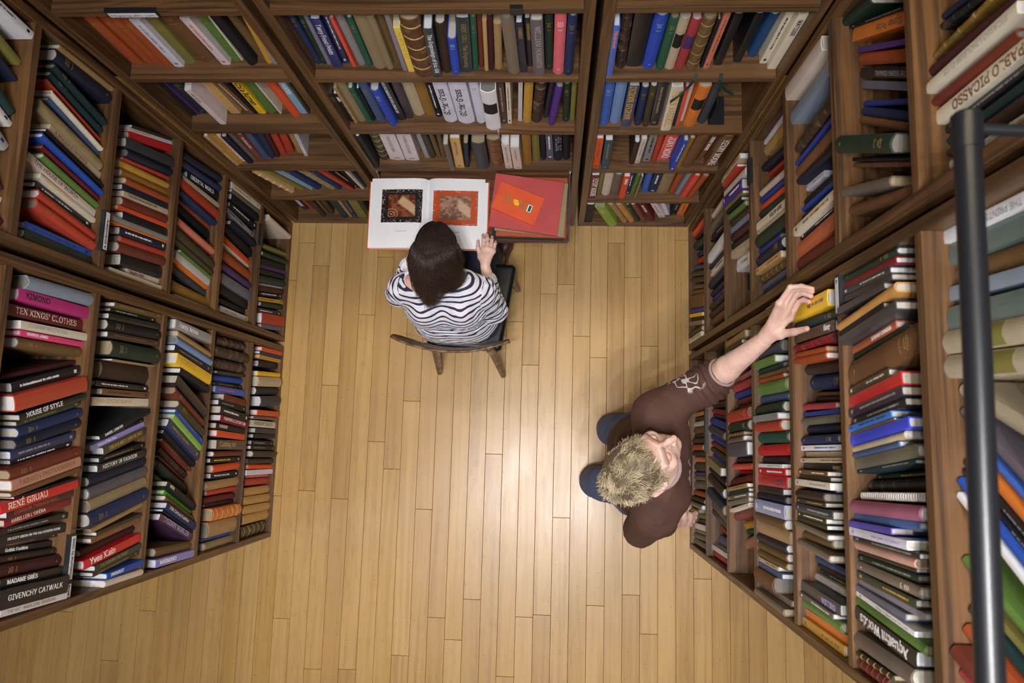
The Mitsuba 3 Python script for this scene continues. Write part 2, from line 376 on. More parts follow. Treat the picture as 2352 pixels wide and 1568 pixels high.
# ---------------------------------------------------------------- books
# one line per book: place along the shelf | thickness | height | lean in degrees | set back | colour | binding | lettering
BOOKS = """
=LF4
-0.5128|0.0174|0.265|1.65|-0.012|lgrey|j|THE HAT · MADELEINE GINSBURG|brown
-0.4783|0.05|0.269|1.78|-0.012|black|j|*GIVENCHY CATWALK|white
-0.4404|0.0243|0.248|1.92|0.009|black|j|MADAME GRÈS|white
-0.4106|0.0336|0.248|2.06|0.017|dkmaroon|c|-gold
-0.3836|0.0187|0.228|2.21|0.036|dkbrown|c|-gold
-0.364|0.019|0.209|2.38|0.053|black|j|Gothic Fashion|white
-0.3361|0.0117|0.227|-0.66|0.04|dkbrown|j|-gold
-0.3139|0.0275|0.261|-0.98|0.015|black|j|FELICITY GREEN ON THE 60s FASHION SCENE|white
-0.2769|0.0176|0.269|-3.83|0.012|black|j|-grey
-0.2357|0.0214|0.262|-8.19|0.008|dkred|j|HABILLER L'OPÉRA|cream
-0.21|0.0214|0.266|-8.77|0.001|dkmaroon|j|COMMON THREADS BALL|brick
-0.1817|0.026|0.307|-9.37|-0.01|red|j|*RENÉ GRUAU|cream
-0.1648|0.0058|0.26|-8.86|-0.007|black|j
-0.1391|0.0147|0.279|-11.84|-0.012|brown|c
-0.1137|0.029|0.28|-11.9|-0.012|pinktan|j|FASHION PHOTOGRAPHY|brown
-0.0837|0.0282|0.29|-11.79|-0.012|redbrown|c|-gold
-0.0608|0.0151|0.249|-11.65|0.024|black|j|-white
-0.0357|0.0253|0.263|-12.34|0.014|navy|j|-grey
0.0029|0.029|0.267|-14.17|-0|dknavy|c|-gold
0.0352|0.029|0.264|-14.37|-0.001|navy|c|-gold
0.0653|0.0153|0.265|-15.57|0.01|dkgreen|j|-gold
0.0859|0.0192|0.274|-15.84|-0.004|black|j|*HOUSE OF STYLE|white
0.1248|0.0447|0.299|-14.91|-0.008|brick|j|-rust
0.1671|0.0291|0.281|-15.44|0.022|black|j|-white
0.1914|0.0136|0.304|-13.96|0.04|dkmaroon|c
0.2225|0.0302|0.27|-0.97|0.023|umber|c|-gold
0.2474|0.016|0.268|-0.37|0.023|pink|j|CHARLES JAMES|white
0.2716|0.0222|0.283|-0.89|0.013|cream|j|VIVIENNE WESTWOOD|grey
0.3075|0.0324|0.316|-0.49|0.031|maroon|j|*TEN KINGS' CLOTHES|cream
0.3476|0.0345|0.297|0.34|0.017|magenta|j|KIMONO|black
0.3911|0.0386|0.281|-0.8|0.005|bluegrey|c|-gold
=LF3
-0.5176|0.0207|0.218|0|-0.012|pinkcream|c
-0.4839|0.0206|0.207|-3.19|-0.009|blue|j|SWIMSUIT|white
-0.4486|0.0159|0.255|-7.45|0.01|dkolive|j|-gold
-0.4258|0.0204|0.257|-8.14|0.003|dkgreen|j|THE KIMONO IN PRINT|gold
-0.3967|0.0295|0.309|-8.67|0.008|red|j|*Yves Klein|white
-0.3682|0.0252|0.29|-8.55|0.034|dkmaroon|c
-0.3331|0.018|0.275|-8.38|0.014|brown|j|-brick
-0.3172|0.0119|0.256|-8.25|0.012|dkolive|j
-0.2825|0.0159|0.29|-11.88|0.011|tan|c
-0.2445|0.0449|0.324|-10.8|-0.007|navy|c|-gold
-0.2021|0.0368|0.317|-10.69|0.004|khaki|c
-0.1643|0.036|0.322|-10.42|0.006|greyplum|c
-0.1279|0.034|0.316|-10.28|0.014|dknavy|c
-0.0962|0.0267|0.275|-10.15|0.017|black|j|HISTORY OF FASHION|white
-0.0681|0.0184|0.261|-10.96|0.025|black|j|-gold
-0.0188|0.0268|0.245|-16.51|0.025|dkolive|j|TREASURES UNFOLDED|ochre
0.0057|0.0187|0.295|-16.38|0.035|lilac|j|Dress of the Year|white
0.0216|0.0104|0.249|-16.25|0.039|black|j|-gold
0.0542|0.0177|0.293|-19.77|0.017|black|j|DANIEL LISMORE|white
0.0841|0.0283|0.326|-2|0.028|cream|j|FASHIONING fashion|tan
0.1105|0.0212|0.274|-0.6|0.028|brown|j|-black
0.1345|0.0189|0.308|-0.27|0.033|black|j|-white
0.1827|0.0595|0.271|-0.29|0.037|dkbrown|c
0.2192|0.0058|0.257|-0.77|0.018|tan|j
0.2538|0.05|0.29|-0.4|-0.003|dkgreen|c|-gold
0.3024|0.0214|0.31|-1.47|0.006|dkbrown|j|-brown
0.3344|0.0358|0.319|-1.6|0.002|black|c|-gold
0.3652|0.0214|0.309|-1.76|0.009|black|j
0.3899|0.0131|0.274|-1.52|0.03|dkgreen|j|-white
0.4051|0.0156|0.289|-1.4|0.007|umber|j|-gold
=LF2
-0.5134|0.029|0.287|1.06|0|lilacblue|j|MARIMEKKO|white
-0.4823|0.0316|0.269|2.32|0.014|umber|c
-0.4506|0.0278|0.284|22.93|0.011|plum|j|*THIERRY MUGLER|lilac
-0.4289|0.0099|0.271|24.22|0.013|black|j
-0.4073|0.0257|0.264|24.29|0.001|navy|j|20th Century Fashion|cream
-0.3769|0.0216|0.253|24.37|0.013|brown|c|-gold
-0.3541|0.0184|0.243|24.89|0.029|vgreen|j
-0.3296|0.0244|0.262|25.14|0.008|black|j|MEN|cream
-0.2925|0.0213|0.243|24.45|0.07|green|c
-0.259|0.0361|0.267|25.4|0.047|dkgreen|c
-0.221|0.0098|0.237|26.01|0.07|redbrown|j|-gold
-0.2|0.0241|0.257|26.61|0.056|dkbrown|l
-0.1766|0.0142|0.271|27.13|0.044|redbrown|j|-gold
-0.1552|0.0207|0.294|27.23|0.027|black|j
-0.1211|0.036|0.295|27.32|0.01|navy|j|-gold
-0.0874|0.0214|0.272|27.44|0.004|lime|j
-0.0604|0.0186|0.267|26.76|0.001|blue|j|-gold
-0.0216|0.0344|0.25|25.73|-0.006|dkolive|c|-gold
0.0172|0.0329|0.278|25.68|-0.001|redbrown|c|-gold
0.0577|0.0387|0.285|25.79|-0.006|black|j
0.156|0.0237|0.255|13.81|-0.008|black|j
0.2006|0.0427|0.293|11.82|-0.012|yellow|j|KIMONO|ochre
0.2416|0.0267|0.305|11.01|-0.007|dknavy|j|-gold
0.2731|0.0295|0.304|10.74|-0.012|skyblue|c
0.3058|0.0268|0.284|10.22|-0.004|tan|c
0.373|0.0382|0.297|3.91|0.002|silver|j|Hardy Amies|white
=LF1
-0.5113|0.0332|0.266|0|0.019|khaki|c
-0.4837|0.015|0.283|0.94|0.034|blue|j
-0.4411|0.0637|0.275|0.56|0.006|tan|c
-0.3758|0.0518|0.277|0.35|-0.012|orange|l
-0.3371|0.0132|0.281|0.34|0.03|black|j
-0.3128|0.0273|0.305|-0.2|0.023|maroon|c
-0.2796|0.0212|0.289|-0.49|0.019|brick|c
-0.2461|0.0377|0.313|-1.01|0.012|tan|c
-0.2099|0.0243|0.267|-0.02|0.019|black|j|-white
-0.1733|0.0335|0.262|-1.41|0.012|orangered|c
-0.1428|0.0219|0.3|0.1|0.011|black|j|-yellow
-0.115|0.0243|0.291|0.13|0.001|redbrown|c
-0.0785|0.0425|0.287|1.18|-0.006|dkbrown|j|Clothing Art|tan
-0.0421|0.0285|0.283|3.65|0|orangered|j
-0.0138|0.0263|0.297|4.41|-0.001|black|j|FASHION|cream
0.0143|0.0281|0.285|5.87|-0.012|dkred|j|FASHION ILLUSTRATION|white
0.0466|0.0346|0.29|6.37|-0.012|black|j|-white
0.0897|0.0249|0.281|4.29|0.004|black|j|-grey
0.1179|0.0297|0.237|4.43|0.003|redbrown|j
0.1658|0.0295|0.302|0.35|0.014|cobalt|j|-pink
0.1935|0.0184|0.274|-0.15|0.032|black|j|-gold
0.2249|0.0307|0.298|-1.28|0.031|blue|c
0.2501|0.0151|0.294|-1.45|0.017|dkolive|c
0.2818|0.0468|0.31|-0.05|0.016|dkbrown|l
0.3323|0.0445|0.339|0.03|0.004|dkbrown|l
0.3889|0.0433|0.304|-1.2|0.025|dkbrown|l
=LF0
-0.496|0.054|0.306|-0.56|0.014|dkolive|l
-0.4394|0.0445|0.31|0.57|0.008|vellum|c
-0.396|0.0392|0.32|1.18|0.004|vellum|c
-0.3527|0.0392|0.313|1.07|0.007|vellum|c
-0.3094|0.0392|0.305|0.56|0.014|vellum|c
-0.2658|0.0325|0.298|1.23|0.017|brick|c
-0.2391|0.0134|0.283|1.39|0.026|rose|j
-0.2186|0.0241|0.324|1.33|0.003|lilacwhite|j
-0.1941|0.0234|0.304|2.03|0.005|orangered|c
-0.1639|0.0271|0.326|1.38|0|dkbrown|c
-0.1303|0.0307|0.293|1.7|-0.012|dkolive|c
-0.0994|0.0203|0.298|1.73|0.001|black|j|-gold
-0.0758|0.0237|0.274|1.68|0.01|black|j|-grey
-0.0362|0.021|0.275|0.16|0.003|black|j
-0.0125|0.0249|0.261|0.99|0.001|dkgrey|j
0.0201|0.0326|0.3|1.25|0.007|cream|j|*AMERICAN FASHION|black
0.0546|0.0149|0.301|0.13|-0.001|greybrown|j
0.079|0.0272|0.28|0.16|-0.01|orangered|j|-gold
0.1504|0.0518|0.245|-3.38|-0.012|slatedk|c
0.2033|0.0396|0.285|-3.67|-0.001|black|c
0.2489|0.0492|0.295|-3.37|-0.012|beige|c
0.287|0.0239|0.288|-3|-0.002|yellow|c
0.3363|0.0326|0.247|-2.67|0.016|black|j
0.3626|0.0182|0.275|-0.9|0.003|ochre|j
0.3819|0.0158|0.284|-1.1|-0.002|navy|j
0.4018|0.0222|0.26|-0.94|-0.001|orangered|j
=LK5
0.5283|0.0192|0.319|20.25|0.02|dkmaroon|c
0.5861|0.0228|0.282|18|0.033|cream|j
0.6217|0.0146|0.342|33.1|0.031|dkmaroon|c
0.7346|0.0244|0.304|33.76|0.031|silver|j|-navy
0.8013|0.0157|0.309|27.21|0.03|lgrey|j|-black
0.8364|0.0303|0.339|31.35|0.023|dkteal|c
0.9331|0.015|0.285|22.22|0.03|dknavy|c
0.9819|0.0168|0.3|19.3|0.027|olive|j
1.0622|0.0222|0.255|6.82|0.001|white|j|-black
=LK4
0.5136|0.027|0.298|1.67|0.022|dkgreen|j|-black
0.5396|0.0232|0.29|1.78|0.029|blue|j|-navy
0.567|0.0296|0.277|10.06|0.012|brick|c|-gold
0.5975|0.0287|0.267|10.86|0.018|brick|c
0.6316|0.0197|0.26|10.55|0.039|black|j|-white
0.65|0.015|0.264|11.54|0.026|cream|j|EMBROIDERED GARDENS|ochre
0.6725|0.0266|0.319|12.45|0.028|pinkcream|j|THE HOUSE OF WORTH|plum
0.7008|0.0187|0.271|12.74|0.018|green|c
0.7227|0.0142|0.278|12.94|0.018|maroon|c
0.7426|0.0177|0.298|13.39|0.007|blue|c
0.7638|0.0101|0.285|14.14|0.011|black|j
0.7994|0.0236|0.251|12.71|0.024|beige|j|A Maryland Sampling|brown
0.8331|0.0406|0.3|12.84|0.019|khaki|c
0.8736|0.0163|0.258|15.25|0.035|blueslate|c
0.8907|0.0152|0.26|15.38|0.025|cream|c
0.923|0.0115|0.271|14.74|0.036|brick|c
0.9536|0.0206|0.263|13.81|0.032|dkteal|c|-gold
0.9805|0.0207|0.264|12.92|0.021|dkteal|c|-gold
1.0673|0.0392|0.264|0.95|0.015|dknavy|c|-gold
1.0983|0.0113|0.262|0|0.013|tan|j
=LK3
0.5125|0.0191|0.313|-0.52|0.019|cream|j
0.5399|0.0191|0.203|-2.58|0.032|pinkcream|j|Bargello Magic|maroon
0.5727|0.0409|0.256|-3.03|0.022|black|j
0.6173|0.0355|0.29|-4.2|0.011|redbrown|c
0.6466|0.0215|0.276|-4.14|0.017|brick|c
0.6725|0.0285|0.288|-4.08|0.016|dknavy|j|-white
0.6913|0.0076|0.345|-4.02|0.018|orange|j
0.704|0.0161|0.35|-3.98|0.012|grey|j
0.7271|0.0284|0.279|-3.91|0.016|black|j
0.7554|0.0163|0.304|-4.87|0.022|orangered|j
0.7811|0.0328|0.282|-4.84|0.019|dkbrick|c
0.8087|0.019|0.282|-4.94|0.022|beige|j|The Embroiderers of the USSR|black
0.8305|0.0228|0.288|-4.86|0.023|dknavy|j
0.8558|0.0241|0.278|-4.96|0.018|rust|c
0.8867|0.029|0.284|-5.58|0.031|dkochre|c
0.9153|0.0232|0.314|-5.8|0.026|ochre|c
0.944|0.0122|0.296|-7.63|0.027|brick|c
0.9677|0.0296|0.286|-7.9|0.017|dknavy|c
1.0034|0.0329|0.307|-8.45|0.014|dkgrey|j
1.0621|0.0293|0.276|-13.66|0.03|red|j
1.0847|0.0131|0.278|-13.54|0.031|lgrey|j|DESIGNER NEEDLEPOINT|rose
1.0981|0.0113|0.262|-13.42|0.033|dkbrown|j
=LK2
0.5085|0.0077|0.269|0.85|0.034|lgrey|j
0.5339|0.0417|0.295|2.68|0.033|dkochre|c
0.5736|0.0305|0.288|9.49|0.045|slatedk|c
0.597|0.0141|0.302|9.61|0.038|orange|j
0.6199|0.0295|0.287|9.72|0.032|lgrey|j
0.6432|0.0149|0.269|9.85|0.025|green|c
0.6638|0.0242|0.335|9.98|0.018|dkolive|c
0.6982|0.0408|0.337|9.97|0.015|dkolive|c
0.7591|0.0301|0.315|7.95|0.02|salmon|c
0.8288|0.0329|0.266|8.57|0.052|black|j
0.8656|0.0127|0.277|5.93|0.053|rust|j
0.8862|0.0267|0.316|6.05|0.022|navy|c
0.9233|0.0304|0.353|4.79|0.014|brick|j
0.9646|0.0194|0.306|2|0.02|beige|j
1.0061|0.0334|0.271|-0.89|0.024|black|j|ORIENTAL WORLD|white
1.0419|0.0278|0.345|-1.69|0.015|navy|c
1.0872|0.0334|0.327|-3.99|0.014|dknavy|c
=LK1
0.523|0.0279|0.29|0.68|0.029|lgrey|j|-grey
0.5612|0.0223|0.263|1.27|0.045|black|j
0.5938|0.0412|0.293|4.19|0.034|black|j
0.6392|0.0466|0.31|4.21|0.022|slate|j
0.6911|0.0341|0.319|5.07|0.022|purple|c
0.7431|0.0465|0.306|6.13|0.03|rust|c
0.7875|0.0118|0.283|8.01|0.046|cream|j
0.8063|0.0238|0.291|8.72|0.041|orangered|j
0.8513|0.0371|0.306|8.17|0.032|black|j
0.8977|0.0217|0.286|5.14|0.015|dknavy|j
0.9438|0.0248|0.3|6.96|0.032|silver|j|-black
0.987|0.0281|0.292|4|0.022|black|j|-white
1.0337|0.0313|0.301|1.24|0.013|black|j
1.0654|0.015|0.314|-0.11|0.009|greybrown|j
1.0888|0.0302|0.315|0|0.011|cream|j|-tan
=LK0
0.5381|0.0232|0.264|-5.7|0.009|slate|j
0.5768|0.0523|0.29|-5.57|-0.003|brick|j
0.6166|0.0255|0.303|-5.45|0.021|dkgrey|j|-white
0.6546|0.0246|0.284|-6.67|0.01|dkgreen|c
0.6833|0.0191|0.323|-7.57|0.012|ochre|j|-brown
0.7148|0.0215|0.299|-8.14|0.021|black|j|-white
0.7404|0.0274|0.324|-8.03|0.012|dkmaroon|j
0.7596|0.0091|0.308|-7.92|0.021|lgrey|j
0.7848|0.0393|0.349|-7.67|0.004|dkteal|c
0.8205|0.0239|0.328|-7.32|0.007|black|j
0.846|0.0171|0.337|-7.29|0.005|purple|j
0.8735|0.0321|0.32|-7.38|0.011|black|j
0.9022|0.0234|0.341|-5.96|-0.005|dkgreen|c
0.948|0.0206|0.324|-6.52|0.005|olive|c
1.0487|0.0291|0.299|2.91|-0.007|pinkcream|c
=BA4
-1.4|0.0378|0.278|1.55|0.047|rust|c|-gold
-1.3562|0.0282|0.278|1.21|0.05|rust|c|-gold
-1.3253|0.0263|0.28|1.84|0.045|rust|c|-gold
-1.2906|0.03|0.282|1.93|0.038|rust|c|-gold
-1.2539|0.0314|0.267|0.96|0.041|lilacwhite|j|-grey
-1.2189|0.037|0.287|1.53|0.051|olive|c|-gold
-1.1641|0.0562|0.288|0.17|0.06|brown|c|-gold
-1.0955|0.0297|0.262|-1.21|0.048|pinkwhite|j|-rose
-1.0634|0.0328|0.292|0.61|0.06|green|c|-gold
-1.0434|0.0057|0.289|1.77|0.064|cream|j
-1.0084|0.0327|0.313|-0.21|0.046|black|c
-0.9765|0.0294|0.279|-0.09|0.07|umber|c|-gold
-0.9498|0.0223|0.295|6.74|0.052|ochre|c
-0.9281|0.0191|0.27|6.87|0.05|grey|j
=BA3
-1.4096|0.0185|0.279|0.28|0.062|black|j
-1.3948|0.0095|0.276|0.4|0.066|purple|j
-1.3705|0.0375|0.263|1.42|0.07|dkteal|c|-gold
-1.294|0.0241|0.273|0.09|0.026|pinkwhite|j|BRUEGEL|grey
-1.2477|0.0395|0.263|0.32|0.07|buff|j|LUCAS VAN LEYDEN|ochre
-1.1903|0.0298|0.263|-3.48|0.07|brown|j|GRAPHIK DES DEUTSCHEN EXPRESSIONISMUS|cream
-1.1657|0.0154|0.267|-2.87|0.07|black|j
-1.1424|0.0295|0.263|0.48|0.07|yellow|j|*Chila Burman|black
-1.1073|0.0391|0.268|2.7|0.07|green|c
-1.0698|0.0076|0.268|0.5|0.07|cream|j
-1.0098|0.0331|0.285|-0.06|0.056|orangered|c
-0.9783|0.0283|0.263|0.59|0.07|paleblue|j|PRINTED|white
-0.9589|0.0089|0.263|2.4|0.07|dkolive|j
=BA2
-1.4114|0.015|0.306|1.24|0.013|buff|j|-brown
-1.3966|0.0128|0.343|3.05|0.022|ochre|j|-rust
-1.3809|0.0171|0.281|3.2|0.031|pinkwhite|j|-rose
-1.3533|0.0235|0.279|2.01|0.022|dknavy|j
-1.3321|0.0173|0.28|2.6|0.036|greybrown|j
-1.3117|0.0219|0.254|4.56|0.043|rosebrown|j|The Radical Print|cream
-1.2857|0.0283|0.287|5.6|0.043|blueslate|c
-1.2564|0.0281|0.284|9.95|0.046|navy|c
-1.2316|0.0193|0.274|10.08|0.05|dkmaroon|c
-1.2066|0.0282|0.261|10.2|0.058|brick|c|-gold
-1.1751|0.0318|0.246|11.16|0.064|brick|c|-gold
-1.1296|0.0337|0.232|8.56|0.07|tan|c
-1.1044|0.0145|0.245|8.71|0.058|lilacwhite|j|-grey
=BA1
-1.3126|0.0258|0.284|-15.57|0.025|buff|l
-1.2659|0.0213|0.293|-18.71|0.041|olive|c
-1.2328|0.0144|0.287|-19.87|0.048|brown|j
-1.2143|0.01|0.297|-18.35|0.044|paleblue|j
-1.182|0.035|0.287|-16.59|0.045|navy|c|-gold
-1.1093|0.0293|0.285|-17.56|0.044|khaki|l
-1.076|0.0297|0.274|-14.93|0.047|navy|c|-gold
-1.0126|0.0208|0.298|-17.65|0.04|brick|c|-black
-0.9984|0.005|0.27|-14.85|0.05|dkmaroon|j
-0.986|0.0179|0.236|-12.28|0.058|black|j|-yellow
-0.9706|0.0109|0.245|-7.04|0.055|black|j
-0.958|0.0116|0.255|-4.47|0.051|pinkcream|j
-0.9456|0.0116|0.237|-2.82|0.058|dkgrey|j
=BA0
-1.3789|0.0344|0.185|-0.33|0.068|plum|j|ANONIMA|white
-1.3383|0.0171|0.185|-0.87|0.066|rust|j
-1.2772|0.0273|0.287|1.2|0.028|dkbrown|c
-1.2556|0.0143|0.25|2.9|0.041|umber|c
-1.2311|0.0248|0.25|4.49|0.041|dkolive|c
-1.1557|0.0435|0.305|2.23|0.023|dkteal|c
-1.1251|0.0138|0.291|2.73|0.028|tan|j
-1.1038|0.0262|0.268|3.04|0.033|navy|j|-gold
-1.0579|0.047|0.295|3.57|0.024|olive|j
-1.0274|0.0123|0.185|3.97|0.062|black|j
=BB4
-0.7864|0.019|0.295|0.93|0.05|navy|c|-gold
-0.7675|0.0172|0.289|2.84|0.05|dkgreen|c|-gold
-0.7513|0.0136|0.276|3.02|0.048|greylilac|c
-0.7217|0.031|0.267|2.48|0.039|blueink|j|Terry Frost Prints|white
-0.6945|0.0181|0.289|3.32|0.052|navy|j|-cream
-0.6673|0.0108|0.274|1.71|0.04|coral|j
-0.6438|0.0254|0.278|1.05|0.045|grey|c
-0.6167|0.0181|0.271|1.82|0.04|green2|c|-gold
-0.582|0.0399|0.292|1.7|0.033|khaki|c
-0.549|0.0209|0.287|1.48|0.031|khaki|c
-0.5231|0.0198|0.295|0.92|0.044|umber|c
-0.4993|0.0143|0.306|1.69|0.027|greylilac|j
-0.4784|0.0198|0.251|1.13|0.023|yellowpale|j|THE ART OF THE PRINT|ochre
-0.4361|0.057|0.316|2.21|0.003|leather|l
-0.3929|0.0276|0.273|3.03|0.004|slatedk|j|The Engravings of Eric Gill|white
-0.3634|0.0296|0.275|4.07|0.018|dkbrown|c
-0.3332|0.0268|0.206|3.92|0.012|royal|c|-paleblue
-0.2995|0.0389|0.297|4.28|0.021|dkteal|j|*ERIC GILL: The Engraving|gold
-0.2701|0.0177|0.292|4.37|0.027|green2|c|-gold
-0.2514|0.0148|0.3|4.17|0.036|redbrown|c
-0.2349|0.012|0.277|3.82|0.025|buff|c
-0.2199|0.0162|0.298|3.95|0.028|dkmaroon|c
-0.1967|0.0227|0.254|3.42|0.03|tan|c
-0.1469|0.0373|0.308|-0.72|0.015|taupe|c|-rust
-0.1149|0.0209|0.273|-0.73|0.021|dknavy|j|FAIRIES|gold
-0.0946|0.0181|0.264|-0.3|0.04|black|j|PRINTMAKING|gold
-0.0659|0.0353|0.303|-0.41|0.009|greyplum|j|WILLIAM HOGARTH|grey
-0.0349|0.0245|0.302|0.14|0.028|dkgreen|c|-gold
-0.0052|0.0332|0.333|0.85|0.013|coralpink|c|-white
0.0262|0.0267|0.323|1.18|0.009|navy|c|-gold
=BB3
-0.7874|0.0169|0.221|-0|0.038|black|j|ZAREH|white
-0.7727|0.0108|0.274|0.16|0.031|tan|l
-0.75|0.0331|0.297|0.28|0.038|khaki|c
-0.7192|0.0197|0.274|0.07|0.031|green2|c|-gold
-0.7035|0.0102|0.25|0.8|0.043|black|c
-0.6763|0.0325|0.296|0.45|0.036|blueslate|c|-gold
-0.6287|0.0305|0.275|-1.02|0.021|royal|c|-paleblue
-0.5966|0.0321|0.298|-0.9|0.045|black|j|*DIE KUNST DER INTERPRETATION|white|u
-0.5666|0.0263|0.283|0.46|0.052|dkplum|j
-0.5316|0.0423|0.263|0.6|0.063|beige|c
-0.4895|0.0382|0.259|0.49|0.065|dkochre|c|-brown
-0.4543|0.0211|0.272|0.81|0.059|black|j|-white
-0.4075|0.0486|0.312|-0.21|0.037|lilacwhite|c|Günter Grass|black|u
-0.3472|0.0612|0.318|-0.05|0.032|lilacwhite|c|Günter Grass|black|u
-0.2931|0.0315|0.318|0.3|0.033|lilacwhite|c|-grey
-0.2446|0.0539|0.296|0.74|0.006|white|c|#black
-0.2048|0.0241|0.309|0.86|0.033|dkbrown|j|-grey
-0.1843|0.0154|0.319|2|0.032|cream|j|-brown
-0.1461|0.0149|0.3|2.92|0.042|lgrey|j
-0.12|0.0307|0.312|3.37|0.035|ochre|c
-0.0844|0.0382|0.293|4.54|0.035|dkbrown|l
-0.0501|0.0164|0.27|5.31|0.055|dkplum|c
-0.0269|0.0239|0.295|5.31|0.024|purple2|c
0.0261|0.0248|0.284|-0.16|0.04|dkgreen|c|-gold
0.0497|0.0181|0.289|0.13|0.045|olive|c
=BB2
-0.7862|0.0194|0.323|0.06|0.006|black|c
-0.7551|0.0413|0.278|3.38|0.041|dkolive|l
-0.6967|0.0636|0.282|2.51|0.042|pinkwhite|j|-grey
-0.6306|0.0585|0.288|2.84|0.04|pinkwhite|j|-grey
-0.5668|0.0184|0.233|0.93|0.053|silver|j
-0.5409|0.0242|0.258|0.15|0.051|dkolive|c
-0.5144|0.0192|0.258|0.6|0.051|umber|c
-0.4945|0.0191|0.258|3.22|0.051|umber|c
-0.455|0.0211|0.274|2.07|-0.006|greybrown|c
-0.4227|0.0385|0.304|3.27|0.008|ochre|j|-brown
-0.3909|0.0215|0.246|5.11|0.011|dknavy|c
-0.3226|0.0553|0.262|1|0.004|dkgrey|c
-0.2627|0.0528|0.266|0.91|0.014|brown|l
-0.2097|0.0305|0.251|-0.29|0.007|pinkcream|j|-grey
-0.1712|0.0353|0.229|-0.83|0.005|pinkcream|j|-grey
-0.131|0.0357|0.31|0.79|0.025|dkochre|c
-0.0931|0.0309|0.271|0.11|0.04|olive|c
-0.0622|0.0213|0.267|-0.62|0.046|black|c
-0.0336|0.0275|0.256|-1.24|0.052|slate|j|-white
-0.0001|0.036|0.275|-0.9|0.043|dknavy|c|*HOKUSAI|grey
0.0356|0.0303|0.262|-1.11|0.047|black|c
=BC4
0.1566|0.0188|0.28|-0.03|0.006|cobalt|j|Fritsche Graefe|orange
0.1915|0.0307|0.318|-1.26|0.031|dkbrown|l
0.2335|0.0489|0.303|-0.65|0.039|black|j
0.279|0.0376|0.286|0.45|0.031|royal|c|-paleblue
0.3157|0.0256|0.281|0.3|0.027|green2|c|-gold
0.346|0.0291|0.28|0.06|0.029|beige|c|#black
0.3766|0.0276|0.272|0.59|0.027|rosered|c|#purple
0.4148|0.038|0.281|-0.25|0.023|umber|l
0.4453|0.0095|0.262|-0.48|0.035|black|c
0.4599|0.0171|0.293|-0.23|0.033|salmon|j|-brown
0.4963|0.0247|0.273|-0.46|0.043|black|j
0.5568|0.0233|0.259|-0.19|0.053|black|j
0.604|0.0289|0.225|1.04|0.07|navyblue|c
0.6376|0.0225|0.274|-0.61|0.049|cream|j|-black
0.6636|0.0265|0.291|0|0.03|cream|j|MATISSE|black
=BC3
0.1674|0.0353|0.322|-0.16|0.025|cobalt|c|-paleblue
0.2086|0.0378|0.313|-0.24|0.033|skyblue|c
0.2499|0.0352|0.308|-0.36|0.021|slateblue|j|*MARINO MARINI|ochre|u
0.2931|0.0261|0.289|-1.33|0.025|navy|c|-gold
0.3219|0.0236|0.307|-1.83|0.021|dkolive|c|-gold
0.3526|0.0309|0.326|-2.22|0.026|dknavy|j|-gold
0.3956|0.0357|0.337|-2.2|0.006|cream|j|*FRANS MASEREEL|ochre
0.4255|0.0112|0.264|-2.93|0.024|dkgreen|j
0.4386|0.0128|0.296|-2.73|0.026|coral|j
0.4541|0.012|0.294|-2.52|0.044|pinkcream|j
0.4834|0.0425|0.3|-0.36|0.022|orange|c|#black
0.5291|0.0315|0.314|-0.7|0.033|slatedk|c
=BC2
0.1619|0.0282|0.299|-0.15|0.012|orangered|j|-brown
0.1999|0.0309|0.297|-0.68|0.005|slateteal|j|-gold
0.3138|0.0224|0.224|-0.32|0.028|dkbrown|c
0.3373|0.0205|0.247|0.15|0.035|pinkcream|j|-grey
0.3762|0.0308|0.273|-0.67|0.043|grey|j|-black
0.4068|0.0213|0.29|-1.07|0.038|brick|c
0.4452|0.0503|0.267|0.51|0.048|coral|j|*JOAN MIRÓ|white
0.4817|0.0184|0.311|1.1|0|royal|j|-cream
0.5092|0.0201|0.297|1.11|0.015|dkochre|c
0.543|0.0459|0.317|2.34|0.014|brown|c
0.5948|0.0202|0.27|2.79|0.045|brown|j|*HENRY MOORE|white
0.6364|0.0387|0.317|1.93|0.015|brown|j|*HENRY MOORE|white
=BC1
0.1653|0.0365|0.302|0.51|0.013|redbrown|j|*HENRY MOORE|white
0.1978|0.0174|0.275|0.32|0.035|olive|j
0.2316|0.0393|0.291|0.01|0.029|pinkcream|c
0.2727|0.0393|0.276|-0.06|0.027|greybrown|c
0.308|0.0275|0.29|-0.14|0.013|orangered|j|Bawden|white
0.337|0.0173|0.27|-0.76|0.038|blueink|j|-white
0.3561|0.0173|0.276|1.03|0.027|green|c
0.3737|0.0071|0.277|0.43|0.021|khaki|j
0.4188|0.0318|0.253|-1.44|0.045|cobalt|c
0.4552|0.0376|0.245|-0.58|0.048|navy|j|-white
0.5033|0.052|0.265|-0.51|0.041|khaki|c|-brown
0.5469|0.0273|0.273|0.75|0.038|rust|c
0.5759|0.02|0.274|1.91|0.035|bluegrey|c
0.602|0.0228|0.288|2.44|0.022|coral|j
0.6309|0.0271|0.297|3.55|0.013|rust|c
=BC0
0.1666|0.0389|0.286|0|0.012|black|j
0.2959|0.0496|0.312|-16.03|-0.01|lime2|c|-cream
0.3606|0.0274|0.308|-18.32|0.01|tan|c
0.3979|0.0274|0.303|-18.24|0.012|buff2|c
0.4335|0.0243|0.267|-17.93|0.02|dkgreen|c|-gold
0.461|0.0243|0.271|-17.8|0.022|rosebrown|c
0.5079|0.0242|0.291|-18.53|0.023|maroon|j|Max Pechstein|cream
0.5595|0.0333|0.232|-18.76|0.042|pinkwhite|j|-grey
0.5886|0.0199|0.19|-15.75|0.056|lilacwhite|j
0.6192|0.0286|0.181|-1.73|0.058|black|j|-grey
0.6546|0.035|0.181|-0.32|0.058|orange|j|-rust
=RK6
